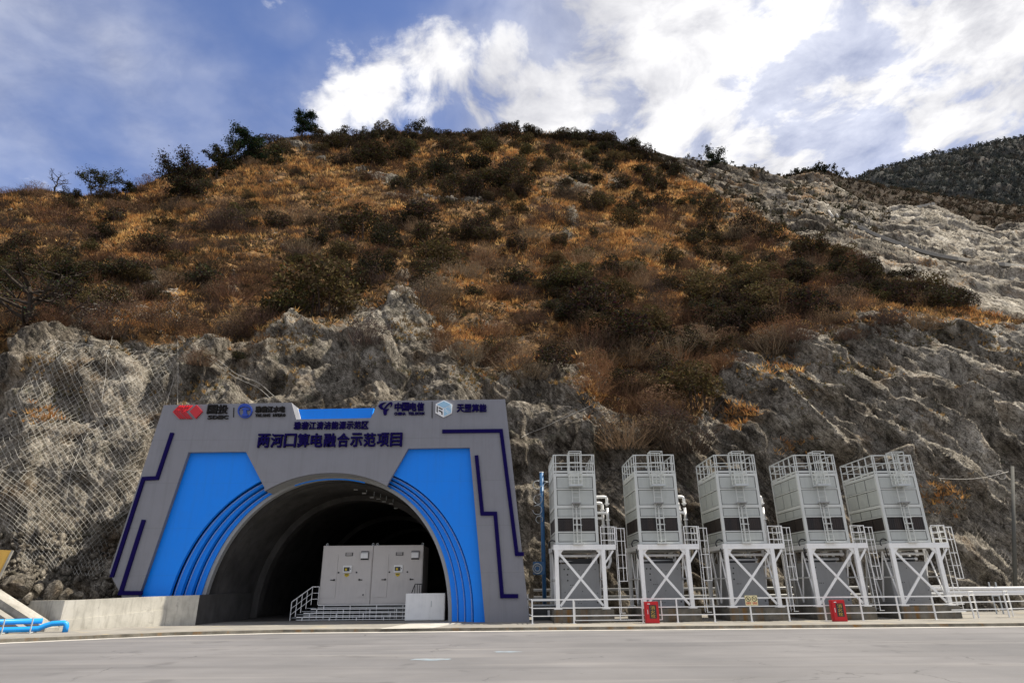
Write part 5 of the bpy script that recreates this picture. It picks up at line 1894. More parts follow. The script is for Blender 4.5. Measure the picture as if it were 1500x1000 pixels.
BO = [(30, 850, 34.8, 1.05, 'big pale boulder at the left edge beside the yellow board'), (78, 862, 35.0, .62, 'squarish pale boulder lying in the middle of the rubble'),
      (96, 866, 35.2, .50, 'small pale boulder beside the squarish one at the wall top'), (55, 858, 35.4, .60, 'dark cleft boulder between the big and the squarish one'),
      (112, 868, 36.0, .42, 'grey slabby boulder resting near the wall under the net'), (40, 872, 34.2, .42, 'low flat boulder right behind the end of the wall'), (140, 870, 36.6, .5, 'boulder in the shade at the foot of the portal')]
for k, (x, y, Y, r, lab) in enumerate(BO):
    o = bpy.data.objects.new('boulder', rock_mesh(k + 2, r, (1.15, 1, .82)))
    link(o); o.location = P(x, y + 5, Y); o.rotation_euler = (k, k * 1.7, k * 2.3); o.scale = (.78, .78, .72)
    tag(o, lab, 'boulder', 'boulders fallen at the rock foot')

# ================================================================ plants
def rot_rand(n, rg, tilt=1.0):
    """n random orthonormal pairs (u, w)"""
    a = rg.normal(size=(n, 3)); a /= np.linalg.norm(a, axis=1, keepdims=True)
    b = rg.normal(size=(n, 3)); b -= a * (a * b).sum(1, keepdims=True); b /= np.linalg.norm(b, axis=1, keepdims=True)
    return a, b


def leaf_quads(cent, size, rg, col, var=.35):
    """little leaf-sized quads at the points cent"""
    n = len(cent)
    a, b = rot_rand(n, rg)
    s = (size * rg.uniform(.6, 1.35, n))[:, None]
    l = s * 1.5
    V = np.stack([cent - a * l * .5, cent + b * s * .35, cent + a * l * .5, cent - b * s * .35], 1).reshape(-1, 3)
    Fq = np.arange(n * 4).reshape(n, 4)
    c = np.array(col)[None] * (1 + rg.uniform(-var, var, (n, 1)))
    c = np.clip(c + rg.normal(0, .006, (n, 3)), .004, 1)
    return V, Fq, np.repeat(c, 4, 0)


def lumps(rg, n_l, R0, H, flat=.7):
    """centres and radii of lumps making an uneven bush outline"""
    out = []
    for k in range(n_l):
        t = rg.uniform(0, 2 * math.pi); r = R0 * math.sqrt(rg.uniform(0, 1)) * .8
        z = H * rg.uniform(.25, .85) * (1 - .35 * (r / R0))
        out.append((np.array([math.cos(t) * r, math.sin(t) * r, z]), R0 * rg.uniform(.26, .46)))
    return out


def cloud_in(rg, L, n, flat=.8):
    w = np.array([r ** 2 for _, r in L]); w /= w.sum()
    idx = rg.choice(len(L), n, p=w)
    d = rg.normal(size=(n, 3)); d /= np.linalg.norm(d, axis=1, keepdims=True)
    rad = rg.uniform(.45, 1.05, n) ** .6
    c = np.array([L[i][0] for i in idx]); r = np.array([L[i][1] for i in idx])
    p = c + d * (r * rad)[:, None] * np.array([1, 1, flat])
    p[:, 2] = np.maximum(p[:, 2], .02)
    return p


def stems_np(rg, n, H, R0, w, spread=1.0, seg=3, col=(.06, .045, .04), wild=.09):
    """thin upright twigs, each a crossed ribbon of triangles"""
    V, Fa, C = [], [], []
    for k in range(n):
        t = rg.uniform(0, 2 * math.pi); r = R0 * math.sqrt(rg.uniform(0, 1))
        h = H * rg.uniform(.55, 1.05)
        base_ = np.array([math.cos(t) * r * .55, math.sin(t) * r * .55, -.1])
        tip = np.array([math.cos(t) * r * spread, math.sin(t) * r * spread, h * (1 - .55 * (r / R0) ** 2)]) + rg.normal(0, wild * H, 3)
        mid = (base_ + tip) / 2 + rg.normal(0, .05 * H, 3)
        u = rg.normal(size=3); u /= np.linalg.norm(u)
        ww = w * rg.uniform(.7, 1.3)
        n0 = len(V)
        V += [base_ - u * ww, base_ + u * ww, mid - u * ww * .7, mid + u * ww * .7, tip]
        Fa += [(n0, n0 + 1, n0 + 3, n0 + 2), (n0 + 2, n0 + 3, n0 + 4, n0 + 4)]
        c = np.array(col) * rg.uniform(.65, 1.4)
        C += [c] * 5
    return np.array(V), np.array(Fa), np.array(C)


def merge(parts):
    V, Fa, C, n = [], [], [], 0
    for v, f, c in parts:
        V.append(v); Fa.append(f + n); C.append(c); n += len(v)
    return np.concatenate(V), np.concatenate(Fa), np.concatenate(C)


def to_tris(Fq):
    """quads with a doubled last corner become clean triangles"""
    q = Fq
    good = q[:, 2] != q[:, 3]
    t = q[:, :3]
    t2 = q[good][:, [0, 2, 3]]
    return np.concatenate([t, t2])


def plant_mesh(name, parts, mat):
    V, Fq, C = merge(parts)
    o = np_mesh(name, V, to_tris(Fq), mat, attrs={'Col': C})
    me = o.data
    COL.objects.unlink(o); bpy.data.objects.remove(o)
    return me


# -- kinds of bushes: each is a (stem mesh, foliage mesh) pair, unit height about 1
DARK, BARE, OLIVE = [], [], []
rg = np.random.default_rng(21)
for k in range(9):
    L = lumps(rg, 15, .62, 1.0)
    col = [(.040, .035, .022), (.048, .038, .022), (.042, .032, .022), (.056, .044, .026)][k % 4]
    f = plant_mesh('foliage', [leaf_quads(cloud_in(rg, L, 2600), .046, rg, col, .5)], M['leaf'])
    s = plant_mesh('stem', [stems_np(rg, 26, .85, .55, .012)], M['leaf'])
    DARK.append((s, f))
for k in range(6):
    L = lumps(rg, 14, .60, 1.0)
    col = [(.082, .064, .032), (.095, .072, .036), (.064, .056, .026)][k % 3]
    f = plant_mesh('foliage', [leaf_quads(cloud_in(rg, L, 2300), .046, rg, col, .5)], M['leaf'])
    s = plant_mesh('stem', [stems_np(rg, 30, .9, .55, .011)], M['leaf'])
    OLIVE.append((s, f))
for k in range(10):
    col = [(.085, .054, .040), (.165, .104, .066), (.070, .050, .042), (.200, .138, .086), (.100, .056, .036), (.175, .135, .092), (.078, .058, .044), (.190, .105, .058), (.110, .070, .046), (.150, .108, .074)][k]
    L = lumps(rg, 10, .66, .95)
    f = plant_mesh('foliage', [leaf_quads(cloud_in(rg, L, 1500), .026, rg, col, .55)], M['leaf'])
    s = plant_mesh('stem', [stems_np(rg, 280, .82, .74, .0065, 1.0, col=col, wild=.17)], M['leaf'])
    BARE.append((s, f))


def bush(kind, x, y, wpx, hpx, label, cat='shrub', group=None, k=None, sink=.06, lean=0.0):
    """a bush whose foot stands where it shows at photo pixel (x, y)"""
    p, n_ = on_hill(x, y)
    lst = {'d': DARK, 'o': OLIVE, 'b': BARE}[kind]
    s, f = lst[(k if k is not None else random.randrange(len(lst))) % len(lst)]
    dep = (p.y * math.cos(R(PITCH)) + (p.z - EYE) * math.sin(R(PITCH)))
    w, h = wpx / FPX * dep * 1.08, hpx / FPX * dep * 1.22
    nm = {'d': 'evergreen_shrub', 'o': 'olive_shrub', 'b': 'bare_bush'}[kind]
    r = thing(nm, label, cat, (p.x, p.y, p.z - sink * h), random.uniform(0, 6.28), group)
    r.scale = (w, w, h)
    link(bpy.data.objects.new('stem', s), r)
    link(bpy.data.objects.new('foliage', f), r)
    return r


BIG = [
    # kind, foot x, foot y, width, height (photo pixels), label
    ('o', 470, 462, 96, 92, 'big dense olive green shrub on the slope above the left logos'),
    ('o', 425, 466, 66, 60, 'olive green shrub leaning on the left of the biggest one'),
    ('d', 503, 430, 54, 56, 'dark round shrub at the upper right of the biggest dense one'),
    ('d', 552, 410, 44, 46, 'very dark compact shrub above the pale outcrop'),
    ('o', 642, 392, 74, 50, 'wide olive shrub on the slope right above the pale outcrop'),
    ('d', 612, 326, 60, 30, 'low wide dark shrub under the terrace ledge'),
    ('d', 528, 352, 58, 48, 'dark bush on the left spur below the rocky rib'),
    ('d', 712, 356, 42, 26, 'low dark shrub below the middle of the terrace, the lower of two'),
    ('d', 706, 336, 32, 24, 'small dark shrub just above another dark one below the terrace'),
    ('d', 728, 322, 20, 24, 'upright small dark bush beside the terrace ledge'),
    ('d', 820, 366, 24, 28, 'small dark shrub at the foot of the pale scree chute'),
    ('d', 869, 350, 16, 20, 'tiny dark shrub right of the pale scree chute'),
    ('d', 958, 278, 28, 38, 'tall dark shrub near the right shoulder of the hill top'),
    ('d', 962, 306, 42, 28, 'broad dark shrub below the tall one on the right shoulder'),
    ('d', 1044, 320, 36, 38, 'dark tree-like shrub standing where the orange grass meets grey rock'),
    ('d', 1018, 306, 18, 24, 'small dark shrub left of the tree-like one on the shoulder'),
    ('d', 1037, 340, 24, 20, 'small round dark shrub below the tree-like one on the shoulder'),
    ('d', 1095, 350, 38, 42, 'dark shrub on the crest, upper of the chain along the right edge of the hill'),
    ('d', 1132, 360, 42, 34, 'dark shrub on the crest, second of the chain along the right edge'),
    ('o', 985, 388, 36, 30, 'dull green shrub in the orange grass below the right shoulder'),
    ('d', 1010, 364, 34, 28, 'dark brown shrub above the dull green one in the orange grass'),
    ('o', 1046, 446, 64, 50, 'rounded dull green shrub in the middle of the right slope'),
    ('o', 1135, 462, 70, 62, 'large dark olive shrub, left one of the pair above the right rock face'),
    ('d', 1182, 466, 60, 56, 'large dark shrub at the top of the right rock face, right one of a pair'),
    ('d', 1185, 382, 54, 38, 'wide dark shrub on the crest beside the pale slope'),
    ('d', 1270, 420, 44, 36, 'dark shrub on the crest with orange grass below it'),
    ('d', 1318, 414, 38, 22, 'flat dark shrub on the crest against the quarried slope'),
    ('d', 1322, 452, 46, 42, 'dark bush on the brink of the right rock face'),
    ('d', 1376, 456, 54, 34, 'wide dark bush near the end of the planted crest'),
    ('o', 838, 424, 50, 46, 'olive bush up and left of the dark thicket on the brown slope'),
    ('d', 872, 470, 72, 60, 'dark thicket bush in the centre of the brown slope'),
    ('d', 918, 516, 82, 62, 'broad dark thicket bush low on the central slope'),
    ('o', 900, 446, 50, 38, 'olive bush right above the dark thicket on the central slope'),
    ('o', 1020, 592, 72, 66, 'green leafy bush overhanging the rock above the second and third towers'),
    ('d', 985, 575, 46, 46, 'dark bush tucked left of the green leafy one above the towers'),
    ('b', 912, 648, 84, 50, 'large straw grey twiggy bush hanging over the rock above the first two towers', 3),
    ('b', 1000, 655, 80, 48, 'reddish leafless bush hanging over the rock above the third tower'),
    ('b', 955, 640, 60, 48, 'brown twiggy bush between the straw grey one and the reddish one'),
    ('b', 540, 502, 50, 46, 'brown twiggy bush growing on the pale outcrop'),
    ('d', 690, 440, 28, 24, 'small dark green bush above the right part of the portal'),
    ('d', 348, 532, 24, 18, 'small dark bush on the rock above the red logo'),
    ('b', 295, 532, 34, 24, 'russet twiggy bush on the netted rock above the red logo'),
    ('d', 845, 476, 44, 40, 'dark bush at the left end of the central thicket'),
    ('d', 1085, 478, 50, 44, 'dark brown bush left of the pair at the top of the right rock face'),
    ('d', 645, 268, 36, 40, 'dark bush of the hilltop thicket, at its left end'), ('d', 660, 255, 40, 34, 'dark bush of the hilltop thicket, upper left'), ('d', 668, 286, 44, 40, 'dark bush of the hilltop thicket, lower left'),
    ('d', 700, 262, 44, 40, 'dark bush at the heart of the hilltop thicket'), ('d', 690, 288, 40, 36, 'dark bush of the hilltop thicket, at its lower edge'), ('d', 722, 284, 46, 42, 'dark bush of the hilltop thicket, lower right of the middle'),
    ('d', 752, 282, 46, 40, 'dark bush at the lower right end of the hilltop thicket'), ('d', 742, 262, 40, 32, 'dark bush of the hilltop thicket, upper right'), ('o', 708, 226, 32, 30, 'dull green bush crowning the hilltop thicket'),
    ('d', 545, 246, 44, 36, 'dark bush beside the rocky rib near the summit'), ('d', 590, 236, 26, 36, 'upright dark bush right of the rocky rib near the summit'), ('d', 500, 224, 42, 32, 'dark bush right of the summit outcrop'),
    ('d', 585, 284, 28, 30, 'dark bush at the lower end of the rocky rib'), ('d', 565, 240, 32, 30, 'dark bush between two others beside the rocky rib'),
    ('b', 90, 330, 60, 40, 'leafless bush on the left slope below the dead tree'), ('b', 330, 335, 60, 34, 'greyish bush on the left slope below the spreading tree'), ('b', 420, 330, 50, 34, 'brown bush halfway up the left slope'),
    ('d', 300, 282, 24, 26, 'small dark bush right under the spreading dark tree'), ('d', 185, 410, 46, 32, 'dark bush on the left slope above the netted ground'), ('d', 150, 405, 40, 26, 'low dark bush next to another above the netted ground'),
]
for kd, x, y, w, h, lab, *kk in BIG:
    bush(kd, x, y, w, h, lab, 'shrub' if kd != 'b' else 'bush', k=kk[0] if kk else None)

LAND = [(470, 420, 'the biggest olive shrub'), (552, 388, 'the very dark compact shrub'), (642, 370, 'the wide olive shrub'), (612, 312, 'the low shrub under the terrace'), (528, 330, 'the bush on the left spur'), (710, 340, 'the pair of shrubs below the terrace'),
        (838, 330, 'the pale scree chute'), (842, 272, 'the white rock patch'), (905, 272, 'the grey rock patch below the top'), (958, 262, 'the tall shrub on the right shoulder'), (1044, 302, 'the tree-like shrub on the crest'), (1095, 332, 'the upper shrub of the crest chain'),
        (985, 374, 'the dull green shrub in orange grass'), (1046, 424, 'the rounded dull green shrub'), (1160, 432, 'the shrub pair above the right cliff'), (1185, 365, 'the wide crest shrub'), (1270, 404, 'the crest shrub over orange grass'), (1322, 432, 'the bush on the cliff brink'),
        (1376, 440, 'the last wide crest bush'), (872, 440, 'the central thicket'), (918, 490, 'the broad low thicket'), (1020, 562, 'the leafy bush over the towers'), (600, 440, 'the pale outcrop'), (700, 270, 'the hilltop thicket'), (560, 262, 'the rocky rib'), (432, 208, 'the summit outcrop'),
        (690, 292, 'the terrace edge'), (258, 262, 'the big round dark tree'), (356, 215, 'the round-headed pine'), (96, 340, 'the twisted bare tree'), (225, 410, 'the big grey boulder'), (342, 420, 'the pointed rock'), (130, 268, 'the flat-topped tree'), (60, 430, 'the gnarled tree'), (405, 345, 'the small pale stone'),
        (760, 500, 'the rocky strip above the portal'), (1110, 470, 'the stony gully'), (690, 440, 'the small green shrub above the portal'), (240, 450, 'the netted ledge'), (868, 206, 'the two spiky trees'), (754, 192, 'the summit-middle tree'), (612, 196, 'the low dense skyline tree'), (925, 216, 'the leaning skyline tree')]
_seen = {}


def locate(kind, x, y, w):
    best = sorted(LAND, key=lambda l: (l[0] - x) ** 2 + (1.3 * (l[1] - y)) ** 2)[:4]
    for sz in ('', 'broad ' if w > 34 else 'little '):
        for lx, ly, nm in best:
            dx, dy = x - lx, y - ly
            far_ = math.hypot(dx, dy)
            near = 'just ' if far_ < 34 else '' if far_ < 85 else 'well '
            rel = ('left of' if dx < 0 else 'right of') if abs(dx) > 1.9 * abs(dy) else ('above' if dy < 0 else 'below') if abs(dy) > 1.9 * abs(dx) else ('up and left of' if dx < 0 else 'up and right of') if dy < 0 else ('down and left of' if dx < 0 else 'down and right of')
            lab = f'{sz}{kind} {near}{rel} {nm}'
            if lab not in _seen:
                _seen[lab] = 1
                return lab
    return f'{kind} {near}{rel} {nm}'


# -- scattered bushes, one by one: where it is green-brown, not on the rock
def dens_dark(x, y):
    v = blobs(x, y, [(870, 228, 110, 26, 1.0), (640, 215, 190, 20, 1.0), (880, 450, 110, 70, .25), (1150, 430, 160, 50, .28), (1050, 400, 120, 60, .2), (720, 270, 90, 30, .9), (530, 215, 60, 26, .7), (560, 380, 130, 60, .15),
                     (980, 520, 120, 60, .2), (1300, 420, 110, 34, .7), (940, 290, 80, 40, .5), (240, 350, 220, 70, .08), (620, 350, 120, 50, .12), (820, 245, 100, 30, .8), (60, 420, 60, 50, .4)])
    return v


def taken(x, y, pts, r):
    return any(abs(x - a) < r and abs(y - b) < r * .7 for a, b in pts)


placed = [(b[1], b[2]) for b in BIG]
rs = np.random.default_rng(5)
crest_at = lambda x: float(np.interp(x, px, ppy[-1]))
cnt = 0
tries = 0
while cnt < 230 and tries < 16000:
    tries += 1
    x, y = rs.uniform(-20, 1500), rs.uniform(190, 620)
    if y < crest_at(x) + 4 or y > np.interp(x, CLIFF[:, 0], CLIFF[:, 1]) - 6: continue
    if rs.uniform() > float(dens_dark(np.array(x), np.array(y))) or taken(x, y, placed, 10): continue
    placed.append((x, y)); cnt += 1
    far_ = (y - 190) / 300
    w = rs.uniform(17, 33) * (.75 + .9 * far_)
    kd = 'd' if rs.uniform() < .72 else 'o'
    bush(kd, x, y, w, w * rs.uniform(.62, 1.0), locate('small dark shrub' if kd == 'd' else 'dull green shrub', x, y, w), 'shrub',
         'dark shrubs dotted over the hillside' if kd == 'd' else 'dull green shrubs dotted over the hillside')
# the row of bushes along the skyline
x = 470
while x < 1000:
    y = crest_at(x) + rs.uniform(1, 9)
    w = rs.uniform(14, 28)
    bush('d', x, y + 4, w, w * rs.uniform(.6, 1.15), locate('skyline bush', x, y, w), 'shrub', 'bushes along the skyline', sink=.12)
    x += rs.uniform(6, 15)
for x in (10, 22, 40, 58, 105, 150, 165, 205, 220, 330, 388, 402):
    bush('b' if x % 3 else 'd', x, crest_at(x) + 7, rs.uniform(20, 34), rs.uniform(12, 20), locate('low skyline scrub', x, crest_at(x), 20), 'bush', 'scrub on the left skyline', sink=.12)
cnt = tries = 0
pb = []
while cnt < 285 and tries < 12000:
    tries += 1
    x, y = rs.uniform(-30, 1440), rs.uniform(215, 640)
    if y < crest_at(x) + 12 or y > np.interp(x, CLIFF[:, 0], CLIFF[:, 1]) + 12: continue
    g = rs.uniform()
    if taken(x, y, pb, 16) or g < .55 * (1 - (y - 200) / 330): continue
    pb.append((x, y)); cnt += 1
    far_ = (y - 215) / 300
    w = rs.uniform(30, 48) * (.55 + .75 * far_)
    dark_kind = rs.uniform() < (.85 if x < 620 or y < 330 else .30)
    bush('b', x, y, w, w * rs.uniform(.45, .70), locate('leafless brown bush', x, y, w), 'bush', 'leafless brown bushes on the hillside', k=int(rs.integers(0, 5)) * 2 + (0 if dark_kind else 1))


# -- dry grass and low brown growth too fine to count: real blades and twigs, one object each
def scatter(n, weight, seed):
    """random points on the hill, by weight per grid cell"""
    rg = np.random.default_rng(seed)
    w = weight[:-1, :-1].ravel().copy()
    e1 = hillv[:-1, 1:] - hillv[:-1, :-1]; e2 = hillv[1:, :-1] - hillv[:-1, :-1]
    ar = np.linalg.norm(np.cross(e1, e2), axis=-1).ravel()
    dep = (hillv[:-1, :-1, 1] + .4 * hillv[:-1, :-1, 2]).ravel()
    vis = ((ppx[:-1, :-1] > -60) & (ppx[:-1, :-1] < 1560)).ravel()
    w = w * ar / dep ** 1.35 * vis
    w /= w.sum()
    idx = rg.choice(len(w), n, p=w)
    r, c = idx // (NX - 1), idx % (NX - 1)
    u, v = rg.uniform(size=(n, 1)), rg.uniform(size=(n, 1))
    p = hillv[r, c] * (1 - u) * (1 - v) + hillv[r, c + 1] * u * (1 - v) + hillv[r + 1, c] * (1 - u) * v + hillv[r + 1, c + 1] * u * v
    return p, HN[r, c], r, c, dep[idx]


GRASS_SPOTS = [(860, 350, 150, 70, 1.0), (760, 300, 60, 30, .7), (780, 420, 80, 40, .6), (540, 270, 60, 40, .8), (480, 250, 50, 26, .5), (1430, 462, 90, 12, 1.3), (1340, 450, 60, 14, .9), (1000, 300, 50, 40, .8), (900, 300, 60, 30, .9),
               (200, 465, 160, 22, 1.0), (330, 480, 70, 16, 1.1), (60, 400, 60, 30, .5), (680, 240, 40, 20, .6), (745, 225, 26, 14, .9), (690, 500, 26, 14, 1.0), (756, 535, 16, 10, 1.2), (925, 565, 40, 24, 1.0), (960, 535, 34, 16, 1.0), (862, 578, 12, 14, 1.2), (730, 465, 40, 18, .7),
               (1080, 608, 18, 14, 1.2), (1155, 655, 14, 8, 1.1), (1150, 540, 20, 6, .9), (1380, 728, 26, 16, 1.2), (545, 300, 40, 18, .6), (400, 300, 120, 40, .28), (250, 330, 160, 50, .28), (930, 250, 20, 14, .8), (570, 340, 40, 20, .5), (75, 445, 60, 24, .7), (60, 610, 20, 8, .7), (1250, 430, 50, 16, .6), (1180, 400, 30, 10, .5)]
gm = np.clip(blobs(ppx, ppy, GRASS_SPOTS), 0, 1.3)
patch = sstep(-.10, .35, fbm(hillv * .13 + 3, 4))
patch2 = sstep(.0, .4, fbm(hillv * .4 + 9, 3))
spot_only = np.clip(blobs(ppx, ppy, [s for s in GRASS_SPOTS if s[1] > 490]), 0, 1.3)
upper = sstep(560, 330, ppy)
wg = veg * (.06 + .95 * gm * (.15 + .85 * patch) + .22 * patch * upper) * (.12 + .88 * patch2) + spot_only * .22 * (rk * .8)


def tufts(name, n, weight, seed, blades, hgt, wid, cols, spread, label, cat, upright=.75):
    p, n_, r, c, dep = scatter(n, weight, seed)
    rg = np.random.default_rng(seed + 1)
    tone = rg.uniform(size=n)
    cl = np.array(cols)
    sel = np.clip((fbm(p * .22 + seed, 3) * .9 + .5 + rg.normal(0, .22, n)), 0, .999) * len(cl)
    base_c = cl[sel.astype(int)] * (1 + rg.uniform(-.3, .3, (n, 1)))
    sc = (rg.uniform(.55, 1.3, n) * (.72 + dep / 130.0))
    B = blades
    th = rg.uniform(0, 2 * math.pi, (n, B)); rad = np.sqrt(rg.uniform(0, 1, (n, B)))
    d = np.stack([np.cos(th) * rad, np.sin(th) * rad, np.full_like(th, 0)], -1)
    up = np.array([0, 0, 1.0]) * upright + n_ * (1 - upright)
    foot = p[:, None] + d * (spread * .35) * sc[:, None, None] - up[:, None] * .05
    tip = p[:, None] + d * spread * sc[:, None, None] + up[:, None] * (hgt * sc[:, None] * (1 - .45 * rad ** 2) * rg.uniform(.6, 1.15, (n, B)))[..., None]
    side = np.stack([-np.sin(th + rg.normal(0, .8, th.shape)), np.cos(th), rg.normal(0, .3, th.shape)], -1)
    ww = (wid * sc)[:, None, None] * rg.uniform(.6, 1.3, (n, B, 1))
    V = np.stack([foot - side * ww, foot + side * ww, tip], 2).reshape(-1, 3)
    Ft = np.arange(n * B * 3).reshape(-1, 3)
    cb = base_c[:, None, None, :] * rg.uniform(.75, 1.25, (n, B, 1, 1)) * np.ones((1, 1, 3, 1))
    o = np_mesh(name, V, Ft, M['stuff_leaf'], attrs={'Col': np.clip(cb.reshape(-1, 3), 0, 1)})
    return tag(o, label, cat, kind='stuff')


tufts('dry_grass', 42000, wg, 31, 8, .38, .040, [(0.302, 0.176, 0.080), (0.453, 0.254, 0.096), (0.408, 0.193, 0.072), (0.605, 0.362, 0.135), (0.243, 0.131, 0.064), (0.665, 0.447, 0.191)], .55,
      'dry orange and straw coloured grass covering the hillside', 'grass')
wb = veg * (.55 + .45 * sstep(300, 470, ppy)) * (1 - .75 * np.clip(gm, 0, 1)) * (.12 + .88 * sstep(-.05, .3, fbm(hillv * .2 + 21, 3)))
tufts('dry_scrub', 20000, wb, 41, 16, .48, .022, [(.085, .052, .036), (.070, .048, .038), (.115, .070, .042), (.060, .046, .032), (.14, .085, .046), (.050, .042, .028)], .72,
      'low leafless brown scrub covering the hillside', 'scrub')
wl = veg * (.5 + .5 * sstep(-.2, .2, fbm(hillv * .3 + 2, 3)))
tufts('low_weeds', 16000, wl, 51, 9, .34, .050, [(0.060, 0.052, 0.027), (0.086, 0.063, 0.032), (0.052, 0.048, 0.025), (0.109, 0.071, 0.035)], .50,
      'low dark weeds and leaf litter between the bushes', 'weeds')
wr = rk * sstep(.05, .35, fbm(hillv * .35 + 60, 4)) * (ppy < 640) * sstep(640, 520, ppy)
tufts('rock_plants', 3500, wr, 61, 8, .30, .035, [(0.176, 0.128, 0.072), (0.320, 0.208, 0.088), (0.120, 0.106, 0.061)], .26, 'sparse dry tufts rooted in cracks of the rock', 'weeds')


# -- trees with trunks
def limb_tree(rg, H, W, nl, lean=0.0, bare=False, crown_from=.35, r0=None):
    """skeleton: list of (points, radii); returns also the tips"""
    r0 = r0 or H * .028
    out, tips = [], []
    top = np.array([lean * H, 0, H * (.80 if not bare else .75)])
    trunk = [np.array([0, 0, -.3])]
    for k in range(1, 6):
        trunk.append(top * k / 5 + np.array([rg.normal(0, .03 * H), rg.normal(0, .03 * H), 0]))
    out.append((trunk, [r0 * (1 - .13 * k) for k in range(6)]))
    tips.append(trunk[-1])
    for i in range(nl):
        f = crown_from + (1 - crown_from) * (i + rg.uniform(0, .8)) / nl
        f = min(f, .97)
        k = f * 5; a = trunk[int(k)] * (1 - k % 1) + trunk[min(int(k) + 1, 5)] * (k % 1)
        th = i * 2.4 + rg.uniform(-.5, .5)
        ln = W * .5 * rg.uniform(.65, 1.1) * (1.0 - .35 * max(0, f - .6))
        d = np.array([math.cos(th), math.sin(th), rg.uniform(.25, .75)])
        b = a + d * ln * .55 + rg.normal(0, .04 * W, 3)
        c = b + np.array([d[0], d[1], d[2] + rg.uniform(.1, .6)]) * ln * .5
        out.append(([a, b, c], [r0 * .45, r0 * .28, r0 * .10]))
        tips += [c, b * .4 + c * .6]
        for j in range(3 if not bare else 5):
            s = b * (1 - .3 * j / 3) + c * (.3 * j / 3)
            e = s + np.array([rg.normal(0, .5), rg.normal(0, .5), rg.uniform(.15, .8)]) * ln * .42
            out.append(([s, (s + e) / 2 + rg.normal(0, .02 * W, 3), e], [r0 * .2, r0 * .13, r0 * .05]))
            tips.append(e)
            if bare:
                for _ in range(3):
                    e2 = e + np.array([rg.normal(0, .4), rg.normal(0, .4), rg.uniform(.1, .7)]) * ln * .28
                    out.append(([e * .8 + s * .2, e2], [r0 * .09, r0 * .03]))
                    tips.append(e2)
    return out, tips


def tree(name, x, y, wpx, hpx, label, seed, bare=False, col=(.034, .034, .019), leaf=.20, per=46, blob=.11, nl=9, lean=0.0, crown_from=.35, src=None, cat='tree', r0k=.028):
    rg = np.random.default_rng(seed)
    p = src if src is not None else on_hill(x, y)[0]
    dep = p.y * math.cos(R(PITCH)) + (p.z - EYE) * math.sin(R(PITCH))
    H, W = hpx / FPX * dep * .98, wpx / FPX * dep * .80
    sk, tips = limb_tree(rg, H, W, nl, lean, bare, crown_from, H * r0k)
    t = thing(name, label, cat, (p.x, p.y, p.z - .25))
    mb = MB()
    mb.tube(sk[0][0], sk[0][1], 7)
    mb.build('trunk', M['bark'], t, smooth=True)
    mb = MB()
    for pts, rr_ in sk[1:]:
        mb.tube(pts, [max(r, .012) for r in rr_], 4, cap=False)
    mb.build('limbs', M['bark'], t)
    if not bare:
        tp = np.array(tips)
        n = len(tp) * per
        d = rg.normal(size=(n, 3)) * np.array([1, 1, .55])
        c = np.repeat(tp, per, 0) + d * (blob * W * rg.uniform(.5, 1.15, (len(tp), 1))).repeat(per, 0)
        V, Fq, C = leaf_quads(c, leaf, rg, col, .5)
        np_mesh('crown', V, to_tris(Fq), M['leaf'], t, attrs={'Col': C})
    return t


tree('dead_tree', 78, 286, 40, 46, 'dead leafless tree on the skyline at the far left', 1, bare=True, nl=8, r0k=.034)
tree('spreading_tree', 133, 290, 60, 48, 'small flat-topped tree on the skyline right of the dead one', 2, nl=9, crown_from=.4, per=70, blob=.09, leaf=.22)
tree('spreading_tree', 181, 293, 30, 40, 'narrow small tree on the skyline between the flat-topped tree and the big dark one', 3, nl=7, per=38, blob=.12, leaf=.22)
tree('spreading_tree', 258, 300, 72, 78, 'big round dark tree on the left slope, its crown breaking the skyline', 4, nl=12, crown_from=.2, per=130, blob=.115, leaf=.27, col=(.036, .031, .020))
tree('spreading_tree', 318, 262, 52, 60, 'ragged dark tree left of the round-headed pine', 5, nl=10, crown_from=.15, per=90, blob=.095, leaf=.27)
tree('pine_tree', 356, 245, 56, 66, 'round-headed dark pine on the skyline, second from the summit', 6, nl=13, crown_from=.25, per=150, blob=.105, leaf=.30, col=(.022, .032, .018))
tree('pine_tree', 441, 207, 40, 56, 'lone pine with open tiers at the summit outcrop', 7, nl=9, crown_from=.35, per=110, blob=.105, leaf=.32, col=(.022, .034, .020), lean=.05)
tree('spreading_tree', 404, 244, 32, 34, 'small dark tree between the two pines', 8, nl=8, crown_from=.15, per=50, blob=.12, leaf=.28)
tree('spreading_tree', 460, 204, 26, 18, 'tiny low tree right at the foot of the summit pine', 9, nl=6, crown_from=.1, per=46, blob=.14, leaf=.28)
tree('spreading_tree', 868, 208, 24, 18, 'small spiky tree on the skyline, left one of two right of the summit', 10, nl=6, crown_from=.2, per=30, blob=.13, leaf=.3)
tree('spreading_tree', 888, 210, 22, 18, 'small spiky tree on the skyline, right one of two right of the summit', 11, nl=6, crown_from=.2, per=30, blob=.13, leaf=.3)
tree('spreading_tree', 754, 196, 22, 16, 'small dark tree on the skyline at the middle of the summit', 12, nl=6, crown_from=.15, per=44, blob=.14, leaf=.3)
tree('spreading_tree', 612, 196, 30, 20, 'low dense tree on the skyline left of the summit middle', 13, nl=7, crown_from=.1, per=46, blob=.13, leaf=.3)
tree('spreading_tree', 925, 224, 26, 24, 'leaning small tree on the descending skyline', 14, nl=7, crown_from=.2, per=40, blob=.13, leaf=.3, lean=.1)
tree('dead_tree', 96, 372, 54, 56, 'bare twisted tree on the left slope below the skyline', 15, bare=True, nl=8, r0k=.03)
